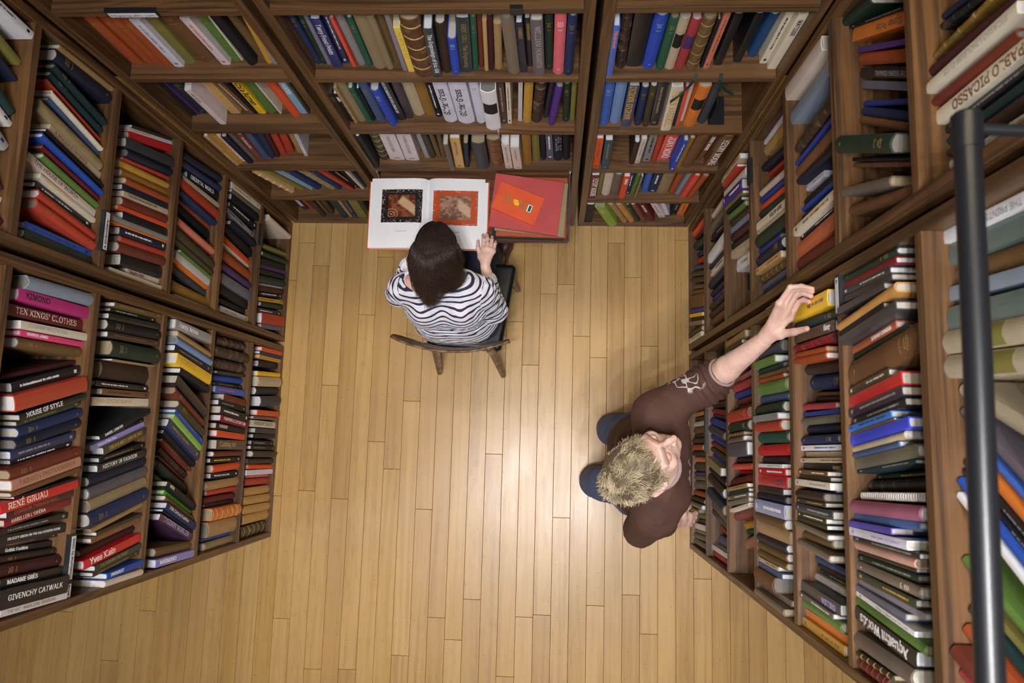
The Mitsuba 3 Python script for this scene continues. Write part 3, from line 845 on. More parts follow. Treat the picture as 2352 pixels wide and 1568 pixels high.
0.5481|0.0151|0.264|-1.49|0.06|lgrey|j|-grey
0.5731|0.0151|0.283|0.18|0.055|dkbrown|c
0.5982|0.0174|0.302|0.1|0.057|dkteal|c
0.6222|0.0174|0.271|-0.37|0.056|black|j|-grey
0.6464|0.0286|0.29|-0.31|0.04|cream|j|*PABLO PICASSO|brown
0.6788|0.0176|0.259|-2.06|0.032|dkbrick|c
0.7068|0.0221|0.278|-0.77|0.024|cream|j|PICASSO LINOLEUM CUTS|grey
0.7443|0.0222|0.298|-3.63|0.03|dkmaroon|c
0.7761|0.0133|0.267|0.3|0.039|gilt|l
0.8391|0.0154|0.289|-9.72|0.056|black|l
0.8606|0.0133|0.256|-7.46|0.06|dknavy|c
=RK5
0.5819|0.0292|0.315|-10.42|0.025|brown|c
0.6299|0.0224|0.259|-14.1|0.008|greybrown|c
0.7015|0.0117|0.331|-21.09|0.04|brown|c
0.7161|0.0091|0.338|-21.43|0.038|black|c
0.7536|0.0421|0.307|-22.5|-0.005|dkgreen|c|-gold
0.8211|0.0187|0.264|-28.35|0.058|brown|c
0.8446|0.0212|0.278|-28.24|0.064|navy|c
0.8649|0.0135|0.272|-24.75|0.07|royaldk|c
0.9161|0.0189|0.279|-28.24|0.068|slate|j
0.9473|0.0241|0.285|-28.12|0.065|black|j|THE YOUNG CHAGALL|grey
0.9838|0.0299|0.285|-27.43|0.061|rust|c
1.0097|0.0126|0.271|-25.68|0.061|purple2|j
1.0495|0.0323|0.303|-23.59|0.048|orange|j|Sigmar Polke|brown
1.0735|0.0064|0.322|-23.55|0.043|black|j|-grey
1.091|0.025|0.163|-14.29|0.025|dkgreen|c
=RK4
0.5376|0.0381|0.321|-1.13|0.022|redbrown|c
0.5836|0.0472|0.307|2.05|0.025|terracotta|c
0.6186|0.0106|0.281|1.74|0.035|black|j|-white
0.6386|0.0277|0.308|2.03|0.015|cream|j|-brown
0.6811|0.0294|0.269|-0.63|0.041|dkmaroon|c
0.71|0.0158|0.263|-0.46|0.041|blue|c
0.7326|0.0263|0.237|-0.13|0.049|black|c
0.7775|0.0189|0.142|-2.79|0.057|lilacwhite|j|-grey
0.799|0.0225|0.288|-2.55|0.028|dknavy|c
0.8291|0.0362|0.304|1.34|0.026|brown|c
0.8553|0.0145|0.287|2.8|0.025|royaldk|c
0.9034|0.045|0.307|4.31|0.025|dkbrown|l
1.0027|0.0385|0.307|0.01|0.015|bluegrey|j
1.0827|0.0424|0.298|-0.84|-0|pinkcream|j
=RK3
0.5294|0.0193|0.261|-0.22|0.039|slatedk|c
0.5501|0.0204|0.283|-0.09|0.03|slate|c
0.5783|0.0234|0.288|-1.09|0.024|umber|l
0.6091|0.0224|0.278|-1.08|0.014|buff|j|-rust
0.6462|0.0386|0.279|-0.68|0.015|dknavy|c|-gold
0.6843|0.0223|0.237|-2.17|0.026|royaldk|c
0.719|0.0455|0.338|-2.03|0.013|dkgreen|c
0.754|0.0148|0.314|-2.65|0.022|beige|j|-grey
0.7755|0.0266|0.316|-2.54|0.019|cream|j|SANS-AUTEUR|black
0.8211|0.0237|0.295|-4.55|0.028|dkgreen|c
0.8491|0.0271|0.281|-4.09|0.036|orangered|c
0.8753|0.0217|0.298|-4.17|0.032|royaldk|c
0.9021|0.0272|0.276|-4.37|0.032|pinkcream|c
0.9722|0.0142|0.188|-5.65|0.061|brick|c
0.9986|0.0286|0.252|-6.54|0.04|dknavy|c
1.0669|0.0411|0.213|-0.16|0.051|vellum|c
1.0961|0.0157|0.222|0|0.052|lilacwhite|j
=RK2
0.7247|0.0495|0.191|-2.99|0.045|white|j|-grey
0.772|0.0342|0.276|-4.15|0.023|beige|j
0.8077|0.0355|0.28|-4.02|0.025|black|c
0.846|0.0361|0.292|-4.23|0.022|dkmaroon|c
0.8766|0.0211|0.262|-4.33|0.023|bluegrey|j
0.9083|0.0298|0.295|-5.36|0.02|dkbrown|c
0.9354|0.0224|0.256|-5.23|0.011|green|c
0.9555|0.0161|0.237|-4.55|0.005|black|j
0.9711|0.0132|0.271|-4.41|0.002|olive|j
0.9985|0.0399|0.289|-4.28|-0.008|purple2|j|-white
1.0332|0.0279|0.337|-4.16|-0.003|cream|j
1.0746|0.0129|0.239|-1.34|-0.012|brick|c
1.0929|0.0221|0.289|-1.19|-0.012|beige|j|-brown
=RK1
0.5515|0.0333|0.285|1.12|0.021|brown|c
0.5831|0.0278|0.292|1.59|0.017|dkbrown|l
0.6219|0.0306|0.292|2.19|0.018|dkbrown|l
0.661|0.0195|0.234|0.98|0.032|royaldk|c
0.6856|0.0265|0.264|1.25|0.025|black|c
0.7281|0.0379|0.308|2.15|0.015|dknavy|c
0.7853|0.0295|0.257|1.88|0.026|cream|j|-black
0.8138|0.0197|0.294|1.32|0.019|dknavy|c
0.8568|0.0439|0.311|3.51|0.013|white|j
0.9521|0.0284|0.266|-1.77|0.027|black|j|-grey
1.0087|0.0343|0.283|0.42|0.021|greybrown|c
1.0671|0.0272|0.239|1.4|0.032|pinkcream|c
=RK0
0.5128|0.0215|0.318|-0.35|-0.007|cream|j|-brown
0.5478|0.0293|0.311|-1.86|-0.007|dkolive|c
0.6058|0.0226|0.325|-7.43|-0.005|khaki|c
0.6271|0.0181|0.295|-7.31|0.011|black|j
0.6481|0.0169|0.317|-7.7|-0.001|yellow|j
0.6717|0.0231|0.351|-8.06|-0.001|royaldk|c
0.7206|0.0659|0.338|-8.48|0.001|brown|j
0.7721|0.0216|0.305|-9.57|0.009|umber|c
0.8023|0.0215|0.295|-10.59|0.012|umber|c
0.8379|0.0262|0.344|-11.22|0.002|dkbrown|c
0.8698|0.0263|0.326|-11.11|0.006|dkolive|c
0.9077|0.0215|0.233|-12.1|0.025|blueslate|c
0.9398|0.0298|0.174|-7.23|0.037|brick|c
0.976|0.0299|0.156|-5.52|0.041|navy|c
1.02|0.0396|0.242|-5.21|0.022|dkgreen|c
1.0666|0.0189|0.206|-3.51|0.03|dkmaroon|c
1.0904|0.027|0.282|-1.39|0.014|orangered|c
=RF6
-0.3941|0.0164|0.318|-18.63|0.028|rosered|c
-0.3579|0.0258|0.287|-20.93|0.013|redbrown|c
-0.3197|0.0228|0.312|-22.85|0.037|rust|c
-0.2846|0.0227|0.282|-24.47|0.049|dkteal|c
-0.2553|0.0145|0.308|-25.8|0.057|olive|c
-0.2249|0.0249|0.295|-26.91|0.07|beige|c
-0.1987|0.0191|0.331|-26.83|0.042|green|c
-0.0829|0.0113|0.345|-34.38|0.04|white|j
-0.0577|0.0166|0.305|-34.4|0.041|blue|c
-0.0397|0.0101|0.331|-34.35|0.052|black|j|-grey
-0.0234|0.0114|0.353|-34.38|0.055|black|j|-grey
-0.0033|0.0187|0.313|-34.38|0.062|orange|j|Maria Callcott|brown
0.0304|0.0138|0.338|-34.38|0.061|cobalt|c
0.07|0.0189|0.36|-34.38|0.053|greyplum|c
0.1105|0.0297|0.289|-23.41|0.053|beigegrey|c
0.1524|0.0429|0.29|-2.7|0.029|beigegrey|c|#olive
0.1983|0.0438|0.259|-2.13|0.029|beigegrey|c|#olive
0.2433|0.044|0.278|-2.05|0.04|tealgrey|j
0.2918|0.0268|0.297|-2.69|0.046|bluegrey|j
0.3288|0.0386|0.266|-1.9|0.058|umber|c
0.3693|0.0407|0.285|-1.43|0.05|tealgrey|j
0.4032|0.0254|0.255|-0.78|0.042|white|j|THE PRINTS|grey
=RF5
-0.4951|0.0257|0.152|-0|0.008|redbrown|l
-0.4749|0.013|0.179|0.23|0.007|dkolive|l
-0.4432|0.0351|0.265|-0.78|0.003|greybrown|c
-0.3842|0.0323|0.276|-4.97|0.008|black|j|*Aquatint Worlds|white
-0.3571|0.0201|0.31|-4.85|0.01|green|c
-0.3408|0.0107|0.27|-4.72|0.013|white|j|-grey
-0.328|0.0132|0.236|-2.64|0.012|slate|j
-0.314|0.0132|0.295|-1.89|0.02|greylilac|j
-0.2979|0.0175|0.272|-1.4|0.015|dkgreen|j|-ochre
-0.2773|0.0221|0.291|-0.66|0.014|taupe|c|-cream
-0.2582|0.0147|0.279|0.55|0.018|dkgreen|c|-grey
-0.2458|0.0085|0.27|0.83|0.02|dkolive|c
-0.2312|0.019|0.282|0.96|0.012|salmonpink|c
-0.2147|0.0124|0.307|1.09|0.009|black|j|-grey
-0.1986|0.0183|0.278|1.22|0.001|lilacwhite|j|-lilac
-0.1819|0.0134|0.212|2.18|0.001|violet|j
-0.1664|0.0161|0.305|2.7|0.014|blueslate2|j
-0.1426|0.0298|0.327|2.81|0.003|mauve|c
-0.1174|0.0188|0.323|3.97|0.031|tan|x
-0.0944|0.0254|0.274|4.83|0.046|black|l
-0.0736|0.0144|0.26|4.96|0.067|dkgreen|c|-gold
-0.0613|0.0085|0.281|6.89|0.024|dkteal|j|-grey
-0.0432|0.026|0.3|7.17|0.018|greyolive|j
-0.0229|0.0126|0.234|7.31|0.014|blueslate|c
-0.0079|0.0157|0.26|7.45|0.014|beige|c
0.0125|0.0232|0.288|7.57|0.01|vblue|j
0.0281|0.0062|0.224|7.71|0.012|umber|j
0.039|0.0138|0.222|7.84|0.007|azure|j|-navy
0.0561|0.0186|0.266|7.98|0.015|black|j|-grey
0.0771|0.0214|0.269|8.09|0.008|dkplum|j|-grey
0.1033|0.0289|0.266|8.19|0.01|red|j
0.1279|0.018|0.21|8.33|0.01|dkolive|j|-cream
0.1691|0.0621|0.348|8.46|0.01|brown|c|-gold
0.2146|0.0139|0.272|7.25|0.025|dkgreen|c
0.2308|0.0167|0.227|7.37|0.022|terracotta|j|GEORGES BRAQUE|white
0.2522|0.0199|0.295|6.96|-0.009|dkgrey|j
0.2693|0.0123|0.239|7.07|-0.008|black|j
0.2875|0.0215|0.3|7.09|-0.012|buff2|c
0.327|0.0158|0.248|2.63|-0.01|dkgrey|j
0.355|0.0159|0.258|0.12|0.002|dkgrey|j
0.3735|0.0159|0.248|-0.2|0.004|slatedk|j|-cream
0.3899|0.0152|0.268|-0.09|0.008|dkred|j
0.4071|0.0176|0.278|0|0.005|dkgreen|c|-gold
=RF4
-0.4957|0.0244|0.288|-0|0.015|ochre|j|-brown
-0.4719|0.0216|0.295|0.12|0.025|orange|j
-0.4439|0.0239|0.269|-0.7|0.015|olivegreen|c
-0.4206|0.0138|0.244|-1.41|0.007|greyolive|j|-cream
-0.3983|0.0293|0.274|-1.27|0.012|dkgrey|j|CHILLIDA|lilac
-0.3728|0.0201|0.249|-1.13|0.052|lgrey|c
-0.3549|0.0141|0.221|-0.98|0.066|dkgreen|c|-gold
-0.3397|0.0146|0.234|-0.82|0.061|dkbrown|c
-0.3222|0.0187|0.25|-0.68|0.054|blueslate|c
-0.2771|0.0181|0.238|-2.56|0.003|taupe|c
-0.2557|0.0229|0.215|0.61|0.02|umber|c
-0.2253|0.0146|0.246|-1.96|-0.002|taupe|c
-0.2117|0.011|0.225|0.04|0.006|dkolive|j
-0.1977|0.0154|0.215|0.2|0.007|dkolive|j|-cream
-0.1779|0.0226|0.274|0.36|0.002|dkgrey|j|-grey
-0.1597|0.0122|0.221|1.25|0.005|dkolive|j|-tan
-0.1415|0.0224|0.213|1.41|0.002|dkbrown|c
-0.1256|0.0078|0.197|1.59|0.042|royaldk|j
-0.1084|0.0179|0.263|0.75|0.003|cream|j|-grey
-0.0924|0.0125|0.23|0.9|0.016|dkolive|j
-0.0791|0.0126|0.221|1.13|0.012|umber|j|-cream
-0.0628|0.0184|0.293|1.28|0.029|black|j|Catalogo|gold
-0.0463|0.013|0.33|1.77|0.019|beige|j|-brown
-0.0291|0.0152|0.287|1.43|0.036|beige|j
-0.0111|0.0144|0.288|1.23|0.022|white|j|-blue
0.0112|0.0247|0.264|1.31|0.022|navy|c|-gold
0.043|0.0247|0.273|0.67|0.04|dknavy|c
0.0664|0.0205|0.275|0.8|0.024|greyolive|c
0.086|0.0119|0.273|0.38|0.03|royaldk|j
0.1085|0.0171|0.239|-1.2|0.029|rosered|c
0.1322|0.0163|0.209|-2.67|0.068|dkbrown|c
0.1482|0.0109|0.2|-2.72|0.07|brown|c
0.1797|0.0399|0.243|-2.2|0.052|navy|c|-gold
0.2185|0.0302|0.277|-2.54|0.038|dkbrown|c
0.2436|0.0182|0.249|-2.4|0.006|rust|c
0.2607|0.0145|0.249|-2.27|0.007|rust|c
0.2798|0.0219|0.296|-0.67|0.005|dkred|l
0.3105|0.0298|0.305|-1.1|0.01|dkbrown|j|Jung|white
0.3467|0.0249|0.324|-2.49|0.011|dkteal|c|-gold
0.3822|0.0443|0.28|-0.2|0.003|yellow|j|-brown
0.4105|0.0107|0.169|0|0.05|mauve|j
=RF3
-0.4975|0.0209|0.307|-0|-0.01|taupe|c
-0.4767|0.019|0.296|0.63|0.018|taupe|j
-0.4406|0.0476|0.207|0.33|-0.01|brown|c
-0.4068|0.0183|0.247|0.5|0.007|blueslate|j
-0.3901|0.0136|0.214|0.66|0.007|beige|j|-brown
-0.3693|0.0232|0.299|0.38|0.003|umber|c
-0.3437|0.0265|0.299|0.5|0.004|umber|c
-0.3163|0.0267|0.307|0.61|0.001|dkplum|c
-0.2831|0.038|0.332|0.72|0.007|tan|j
-0.2479|0.0308|0.303|0.84|-0.002|umber|c
-0.2106|0.0421|0.318|0.95|-0.004|paleviolet|j|-white
-0.1772|0.0232|0.298|1.06|0.005|dknavy|c
-0.1541|0.0213|0.265|1.19|0.009|dkbrown|j|-black
-0.1246|0.036|0.301|1.32|0.01|red|j|JULIO|navy
-0.0947|0.0222|0.282|1.44|0.012|red|j|-white
-0.0767|0.0122|0.261|1.58|0.012|white|j|-grey
-0.0571|0.0254|0.303|1.71|0.026|dkplum|c
-0.0254|0.0362|0.323|1.82|0.011|red|c
0.0183|0.0367|0.303|0.71|0.012|dkteal2|c
0.0543|0.0334|0.279|0.8|-0|brick|c
0.0822|0.0208|0.274|0.93|-0.005|grey|j
0.1102|0.0336|0.294|1.05|0.003|dkgreen|c
0.1504|0.0289|0.288|-0.44|0.022|blueslate|c
0.1862|0.0411|0.307|-0.32|0.01|olivegreen|c
0.2151|0.0151|0.275|-0.08|0.014|rust|c
0.2306|0.0144|0.318|0.05|0.014|umber|c
0.2481|0.0189|0.271|0.18|0.016|dkteal|c
0.2705|0.0243|0.23|0.33|0.003|olivegreen|j
0.3025|0.0382|0.233|2.82|0.019|slateplum|c
0.3992|0.0315|0.14|0.4|0.021|dkochre|c
=RF2
-0.395|0.0397|0.169|14.67|0.063|pinktan|c
-0.3487|0.02|0.15|9.47|0.07|dkteal2|c
-0.3222|0.0307|0.169|9.69|0.061|ochre|c
-0.2911|0.0291|0.281|9.89|0.021|rosebrown|c
-0.269|0.0128|0.287|10.01|0.006|cream|j
-0.2425|0.0159|0.308|7.94|-0.002|taupe|j
-0.2223|0.0159|0.308|7.43|-0.002|greyolive|j|-cream
-0.2047|0.016|0.286|7.41|0.004|dkteal|j
-0.1876|0.0137|0.299|7.25|-0.004|tan|j|-brown
-0.1609|0.0311|0.321|6.74|0.011|maroon|c
-0.119|0.0197|0.211|2.69|0.049|red|c
-0.0966|0.0221|0.281|2.66|0.017|coral|c
-0.071|0.0252|0.265|2.55|0.035|dkmaroon|c
-0.0329|0.0495|0.277|2.68|0|greyplum|j
0.0047|0.024|0.227|2.84|0.001|greybrown|c
0.0265|0.0128|0.231|2.33|-0|umber|l
0.0558|0.0399|0.283|1.97|0.003|dkgreen|c|-gold
0.0983|0.0436|0.309|2.09|-0.001|brick|c|-gold
0.1351|0.0213|0.236|1.38|0.041|dkbrown|c
0.1603|0.0273|0.247|1.53|0.038|redbrown|c
0.1869|0.0243|0.27|1.66|0.03|royaldk|c
0.2157|0.0316|0.304|2.16|0.021|rosered|c
0.2531|0.0226|0.186|5|0.051|rose|j
0.3472|0.0273|0.316|0.56|-0.004|aqua|j
0.3705|0.0178|0.244|1.75|-0.004|dkolive|j
0.3933|0.0263|0.285|1.89|-0.001|tan|j
=RF1
-0.4925|0.0307|0.273|0|0.025|rosered|c
-0.466|0.0208|0.262|0.13|0.022|lgrey|j
-0.4337|0.0422|0.208|0.3|0.049|slate|c
-0.3745|0.0153|0.163|-8.34|0.059|brick|j
-0.3105|0.0245|0.301|-7.82|0.024|slatedk|j
-0.2778|0.0245|0.316|-8.82|0.021|umber|j
-0.2259|0.044|0.299|-10.56|-0.002|slatedk|c
-0.1618|0.0428|0.271|-10.9|0.005|dkbrown|c
-0.1238|0.0304|0.296|-9.14|0.012|black|c
-0.0845|0.0349|0.26|-9.03|0.002|khaki|j
-0.0575|0.0168|0.278|-8|0.029|royaldk|c
-0.0324|0.0224|0.307|-8.12|0.019|dkolive|c
-0.0055|0.0224|0.294|-7.88|0.023|redbrown|c
0.0247|0.0291|0.308|-7.65|0.02|royaldk|c
0.0595|0.0376|0.272|-7.61|0.01|dkgrey|c
0.0957|0.0327|0.322|-6.7|0.017|royaldk|c
0.1207|0.0153|0.267|-4.45|0.031|dkmaroon|c
0.1411|0.0239|0.268|-4.32|0.027|dkred|c
0.1661|0.0243|0.269|-1.14|0.028|black|c
=RF0
-0.4933|0.0292|0.328|1.34|0.014|greybrown|c
-0.4658|0.0242|0.329|3.04|0.014|greybrown|c
-0.4432|0.0193|0.279|3.17|0.022|greygreen|c
-0.4197|0.0261|0.262|3.3|0.022|pinkwhite|j
-0.3957|0.0201|0.226|3.74|0.037|dkgrey|c
-0.3667|0.032|0.225|3.36|0.037|olive|c
-0.3351|0.0176|0.247|1.97|-0.012|umber|c
-0.3073|0.0228|0.309|0.54|-0.011|taupe|c
-0.2832|0.0239|0.287|0.66|0.004|black|c
-0.2568|0.0274|0.315|1.26|0.015|rust|c
-0.2168|0.0397|0.298|2.41|0.019|greyolive|c
-0.1804|0.0246|0.299|1.87|0.019|greybrown|c
-0.1608|0.013|0.283|1.99|0.02|purple2|c
-0.128|0.0429|0.299|1.51|0.02|dkolive|c
-0.0893|0.0281|0.283|1.15|0.02|salmon|c
-0.0613|0.0252|0.321|1.2|0.009|black|c
-0.0316|0.0282|0.274|0.87|0.002|rust|c
0.001|0.0275|0.305|0.85|0.009|dkbrown|c
0.0255|0.0199|0.284|0.97|0.021|dkbrown|c
0.0524|0.0323|0.286|1.19|0.017|umber|c
0.0853|0.0254|0.303|0.75|0.017|lgrey|c
0.1119|0.0179|0.267|-0.01|0.025|dkolive|c
0.1346|0.021|0.251|1.45|0.025|buff2|c
"""
ORD = 'first second third fourth fifth sixth seventh eighth ninth tenth eleventh twelfth thirteenth fourteenth fifteenth sixteenth seventeenth eighteenth nineteenth twentieth'.split()


def ordinal(n):
    if n <= 20:
        return ORD[n - 1]
    tens = {2: 'twenty', 3: 'thirty', 4: 'forty'}[n // 10]
    return tens + '-' + ORD[n % 10 - 1] if n % 10 else {3: 'thirtieth', 4: 'fortieth'}[n // 10]


COLOUR_WORDS = {'dk': 'dark ', 'royaldk': 'deep blue', 'slatedk': 'dark slate', 'royal': 'royal blue', 'vblue': 'vivid blue', 'azure': 'bright blue', 'cobalt': 'mid blue', 'skyblue': 'sky blue', 'blueslate': 'slate blue',
                'blueslate2': 'steel blue', 'slateblue': 'grey-blue', 'bluegrey': 'blue-grey', 'blueink': 'ink blue', 'navyblue': 'petrol blue', 'slateplum': 'slate purple', 'slateteal': 'slate teal', 'tealgrey': 'grey-green',
                'dkteal2': 'bottle green', 'green2': 'forest green', 'vgreen': 'vivid green', 'lime2': 'apple green', 'olivegreen': 'leaf green', 'greygreen': 'sage green', 'greyolive': 'grey-olive', 'buff2': 'light orange', 'lgrey': 'pale grey',
                'lilacwhite': 'lilac-white', 'pinkcream': 'pinkish cream', 'pinkwhite': 'pinkish white', 'beigegrey': 'stone', 'pinktan': 'pinkish tan', 'redbrown': 'red-brown', 'rosebrown': 'rose-brown', 'greybrown': 'grey-brown',
                'greyplum': 'grey-plum', 'greylilac': 'grey-lilac', 'orangered': 'orange-red', 'coralpink': 'coral pink', 'salmonpink': 'salmon pink', 'rosered': 'rose red', 'purple2': 'bright purple', 'lilacblue': 'lilac-blue',
                'paleviolet': 'pale violet', 'paleblue': 'pale blue', 'yellowpale': 'pale yellow', 'gilt': 'gilded', 'leather': 'brown'}


def colour_word(c):
    if c in COLOUR_WORDS:
        return COLOUR_WORDS[c]
    return 'dark ' + c[2:] if c.startswith('dk') else c


NTH = ['lowest shelf', 'second shelf up', 'third shelf up', 'fourth shelf up', 'fifth shelf up', 'sixth shelf up', 'seventh shelf up']


def spine_profile(t, st):
    """Outer outline of the spine seen from above: (u, d) from left to right; d < 0 bulges out."""
    b = {'c': min(0.30 * t, 0.010), 'l': min(0.36 * t, 0.013), 'x': 0.0, 'j': min(0.07 * t, 0.003)}[st]
    n = 8 if st in 'cl' else 4
    s = np.linspace(-1, 1, n + 1)
    return np.stack([s * t / 2, b * (s * s - 1) + b], 1), b


class Book:
    def __init__(self, wall, along, t, h, lean, sb, col, st, zb, depth, rnd):
        self.t, self.h, self.st, self.rnd, self.col = t, h, st, rnd, col
        self.prof, self.b = spine_profile(t, st)
        sg = -1 if wall == 'R' else 1
        th = math.radians(lean) * sg
        self.base = (along * sg, sb, zb + abs(math.sin(th)) * t / 2 + 0.0004)
        self.cs, self.wall, self.D = (math.cos(th), math.sin(th)), wall, depth

    def world(self, p):
        p = np.asarray(p, float)
        c, s = self.cs
        q = np.stack([self.base[0] + p[:, 0] * c + p[:, 2] * s, self.base[1] + p[:, 1], self.base[2] - p[:, 0] * s + p[:, 2] * c], 1)
        return to_world(self.wall, q)

    def shift_at(self, u):
        """How far back the spine's outside lies at u."""
        return np.interp(u, self.prof[:, 0], self.prof[:, 1])

    def cover(self):
        ct = min(0.0028, self.t * 0.16) if self.st != 'j' or self.t > 0.012 else min(0.0012, self.t * 0.15)
        P = np.vstack([[-self.t / 2, self.D], self.prof, [self.t / 2, self.D]])
        k = (self.t / 2 - ct) / (self.t / 2)
        Q = np.vstack([[-self.t / 2 + ct, self.D], np.stack([self.prof[:, 0] * k, self.prof[:, 1] + ct * 1.1], 1), [self.t / 2 - ct, self.D]])
        n = len(P)
        ring = np.vstack([P, Q])
        v = np.vstack([np.c_[ring, np.zeros(2 * n)], np.c_[ring, np.full(2 * n, self.h)]])
        i = np.arange(n - 1)
        q = [np.stack([i, i + 1, i + 1 + 2 * n, i + 2 * n], 1), np.stack([i + n, i + n + 2 * n, i + n + 1 + 2 * n, i + n + 1], 1),
             np.stack([i + 2 * n, i + 1 + 2 * n, i + n + 1 + 2 * n, i + n + 2 * n], 1), np.stack([i, i + n, i + n + 1, i + 1], 1),
             [[0, 2 * n, 3 * n, n], [n - 1, 2 * n - 1, 4 * n - 1, 3 * n - 1]]]
        q = np.vstack(q)
        return self.world(v), np.vstack([q[:, [0, 1, 2]], q[:, [0, 2, 3]]]), ct

    def pages(self, ct):
        w, f0 = self.t / 2 - ct * 1.02, self.b + ct * 1.1 + 0.0006
        i = 0.0035 if self.st != 'j' or self.t > 0.014 else 0.0012
        m = box([-w, f0, i], [w, self.D - i * 1.2, self.h - i])
        if self.st in 'cl' and self.t > 0.014:      # the head of the text block is hollowed to follow the round spine
            s = np.linspace(-1, 1, 7)
            bulge = -self.b * 0.75 * (1 - s * s)
            front = np.stack([s * w, f0 + bulge * 0.9, np.zeros(7)], 1)
            backp = np.stack([s * w, self.D - i * 1.2 + bulge, np.zeros(7)], 1)
            lo, hi = np.array([0, 0, i]), np.array([0, 0, self.h - i])
            v = np.vstack([front + lo, front + hi, backp + lo, backp + hi])
            k = np.arange(6)
            q = np.vstack([np.stack([k, k + 1, k + 8, k + 7], 1), np.stack([k + 14, k + 21, k + 22, k + 15], 1), np.stack([k + 7, k + 8, k + 22, k + 21], 1), np.stack([k, k + 14, k + 15, k + 1], 1)])
            return self.world(v), np.vstack([q[:, [0, 1, 2]], q[:, [0, 2, 3]]])
        return self.world(m.vertices), m.faces

    def on_spine(self, v, f, up=False):
        """A flat mesh in the spine's own plane: x down the spine from its head, y to the viewer's right, z out of it."""
        v = np.asarray(v, float)
        u = -v[:, 1] if up else v[:, 1]
        z = v[:, 0] if up else self.h - v[:, 0]
        return self.world(np.stack([u, self.shift_at(u) - v[:, 2], z], 1)), f


_texts = {}


def text_geo(s):
    if s not in _texts:
        m = meshkit.text_mesh(s, 1.0, 0.01, bold=len(s) < 16)
        v = np.array(m.vertices)
        v[:, 0] -= v[:, 0].min()
        _texts[s] = (v, np.array(m.faces), v[:, 0].max())
    return _texts[s]


def lettering(bk_, text, up):
    big = text.startswith('*')
    text = text.lstrip('*')
    v, f, L = text_geo(text)
    hh = min((0.66 if big else 0.48) * bk_.t, 0.80 * bk_.h / L, 0.030 if big else 0.024)
    if bk_.t < 0.016:
        hh = min(0.5 * bk_.t, 0.80 * bk_.h / L)
    w = v * [hh, hh, 0]
    w[:, 2] = 0.0001 + (v[:, 2] > 0.005) * 0.0004
    x0 = bk_.h * 0.09 if L * hh < 0.78 * bk_.h else (bk_.h - L * hh) / 2
    w[:, 0] += x0 if not up else bk_.h * 0.2
    w[:, 1] -= 0.36 * hh
    return bk_.on_spine(w, f, up)


def small_print(bk_, rnd):
    """Stamped lines too small to read: short bars in rows, across the spine or along it."""
    ms = []
    t, h = bk_.t, bk_.h
    across = bk_.st in 'cl' and t > 0.017

    def bar(x0, x1, y0, y1):
        n = 5 if across else 1
        ys = np.linspace(y0, y1, n + 1)
        for a, b in zip(ys[:-1], ys[1:]):
            ms.append(box([x0, a, 0.0001], [x1, b, 0.0005]))
    if across:
        for x in (0.14, 0.165, 0.19, 0.25):
            w = t * rnd.uniform(0.16, 0.28)
            bar(h * x, h * x + 0.0022, -w, -w * 0.25)
            bar(h * x, h * x + 0.0022, -w * 0.1, w * 0.3)
            bar(h * x, h * x + 0.0022, w * 0.45, w)
        bar(h * 0.9, h * 0.9 + 0.0025, -t * 0.10, t * 0.10)
    else:
        x, end = h * 0.1, h * rnd.uniform(0.5, 0.75)
        while x < end:
            L = rnd.uniform(0.0016, 0.0042)
            bar(x, x + L, -t * 0.11, t * 0.09 + rnd.choice([0, 0, 0.04]) * t)
            x += L + rnd.choice([0.0011, 0.0011, 0.0011, 0.0045])
        bar(h * 0.9, h * 0.94, -t * 0.18, t * 0.18)
    m = cat(ms)
    return bk_.on_spine(m.vertices, m.faces)


def ribs(bk_):
    out = []
    for x in (0.12, 0.3, 0.48, 0.66, 0.84):
        p = bk_.prof * [1.0, 1.0]
        n = len(p)
        ring = []
        for dx, o in ((-0.0032, -0.0002), (-0.0015, 0.0016), (0.0015, 0.0016), (0.0032, -0.0002)):
            ring.append(np.c_[p[:, 0], p[:, 1] - o, np.full(n, bk_.h * (1 - x) + dx)])
        v = np.vstack(ring)
        f = []
        for r in range(3):
            for i in range(n - 1):
                a, b = r * n + i, r * n + i + 1
                f += [[a, b, b + n], [a, b + n, a + n]]
        out.append((bk_.world(v), np.array(f)))
    return out


def uvfor(v, colour, rnd):
    return np.tile([PAL_I[colour] + 0.5, rnd], (len(v), 1))


def projected_area(bk_):
    """How large the spine shows in the photograph, for choosing which books are things of their own."""
    c = bk_.world([[-bk_.t / 2, 0, 0], [bk_.t / 2, 0, 0], [bk_.t / 2, 0, bk_.h], [-bk_.t / 2, 0, bk_.h]])
    d = (c - eye) @ CAM_R
    x, y = 1176 + 1640 * d[:, 0] / -d[:, 2], 784 - 1640 * d[:, 1] / -d[:, 2]
    x, y = np.clip(x, 0, 2352), np.clip(y, 0, 1568)
    return abs(0.5 * (np.dot(x, np.roll(y, -1)) - np.dot(y, np.roll(x, -1))))


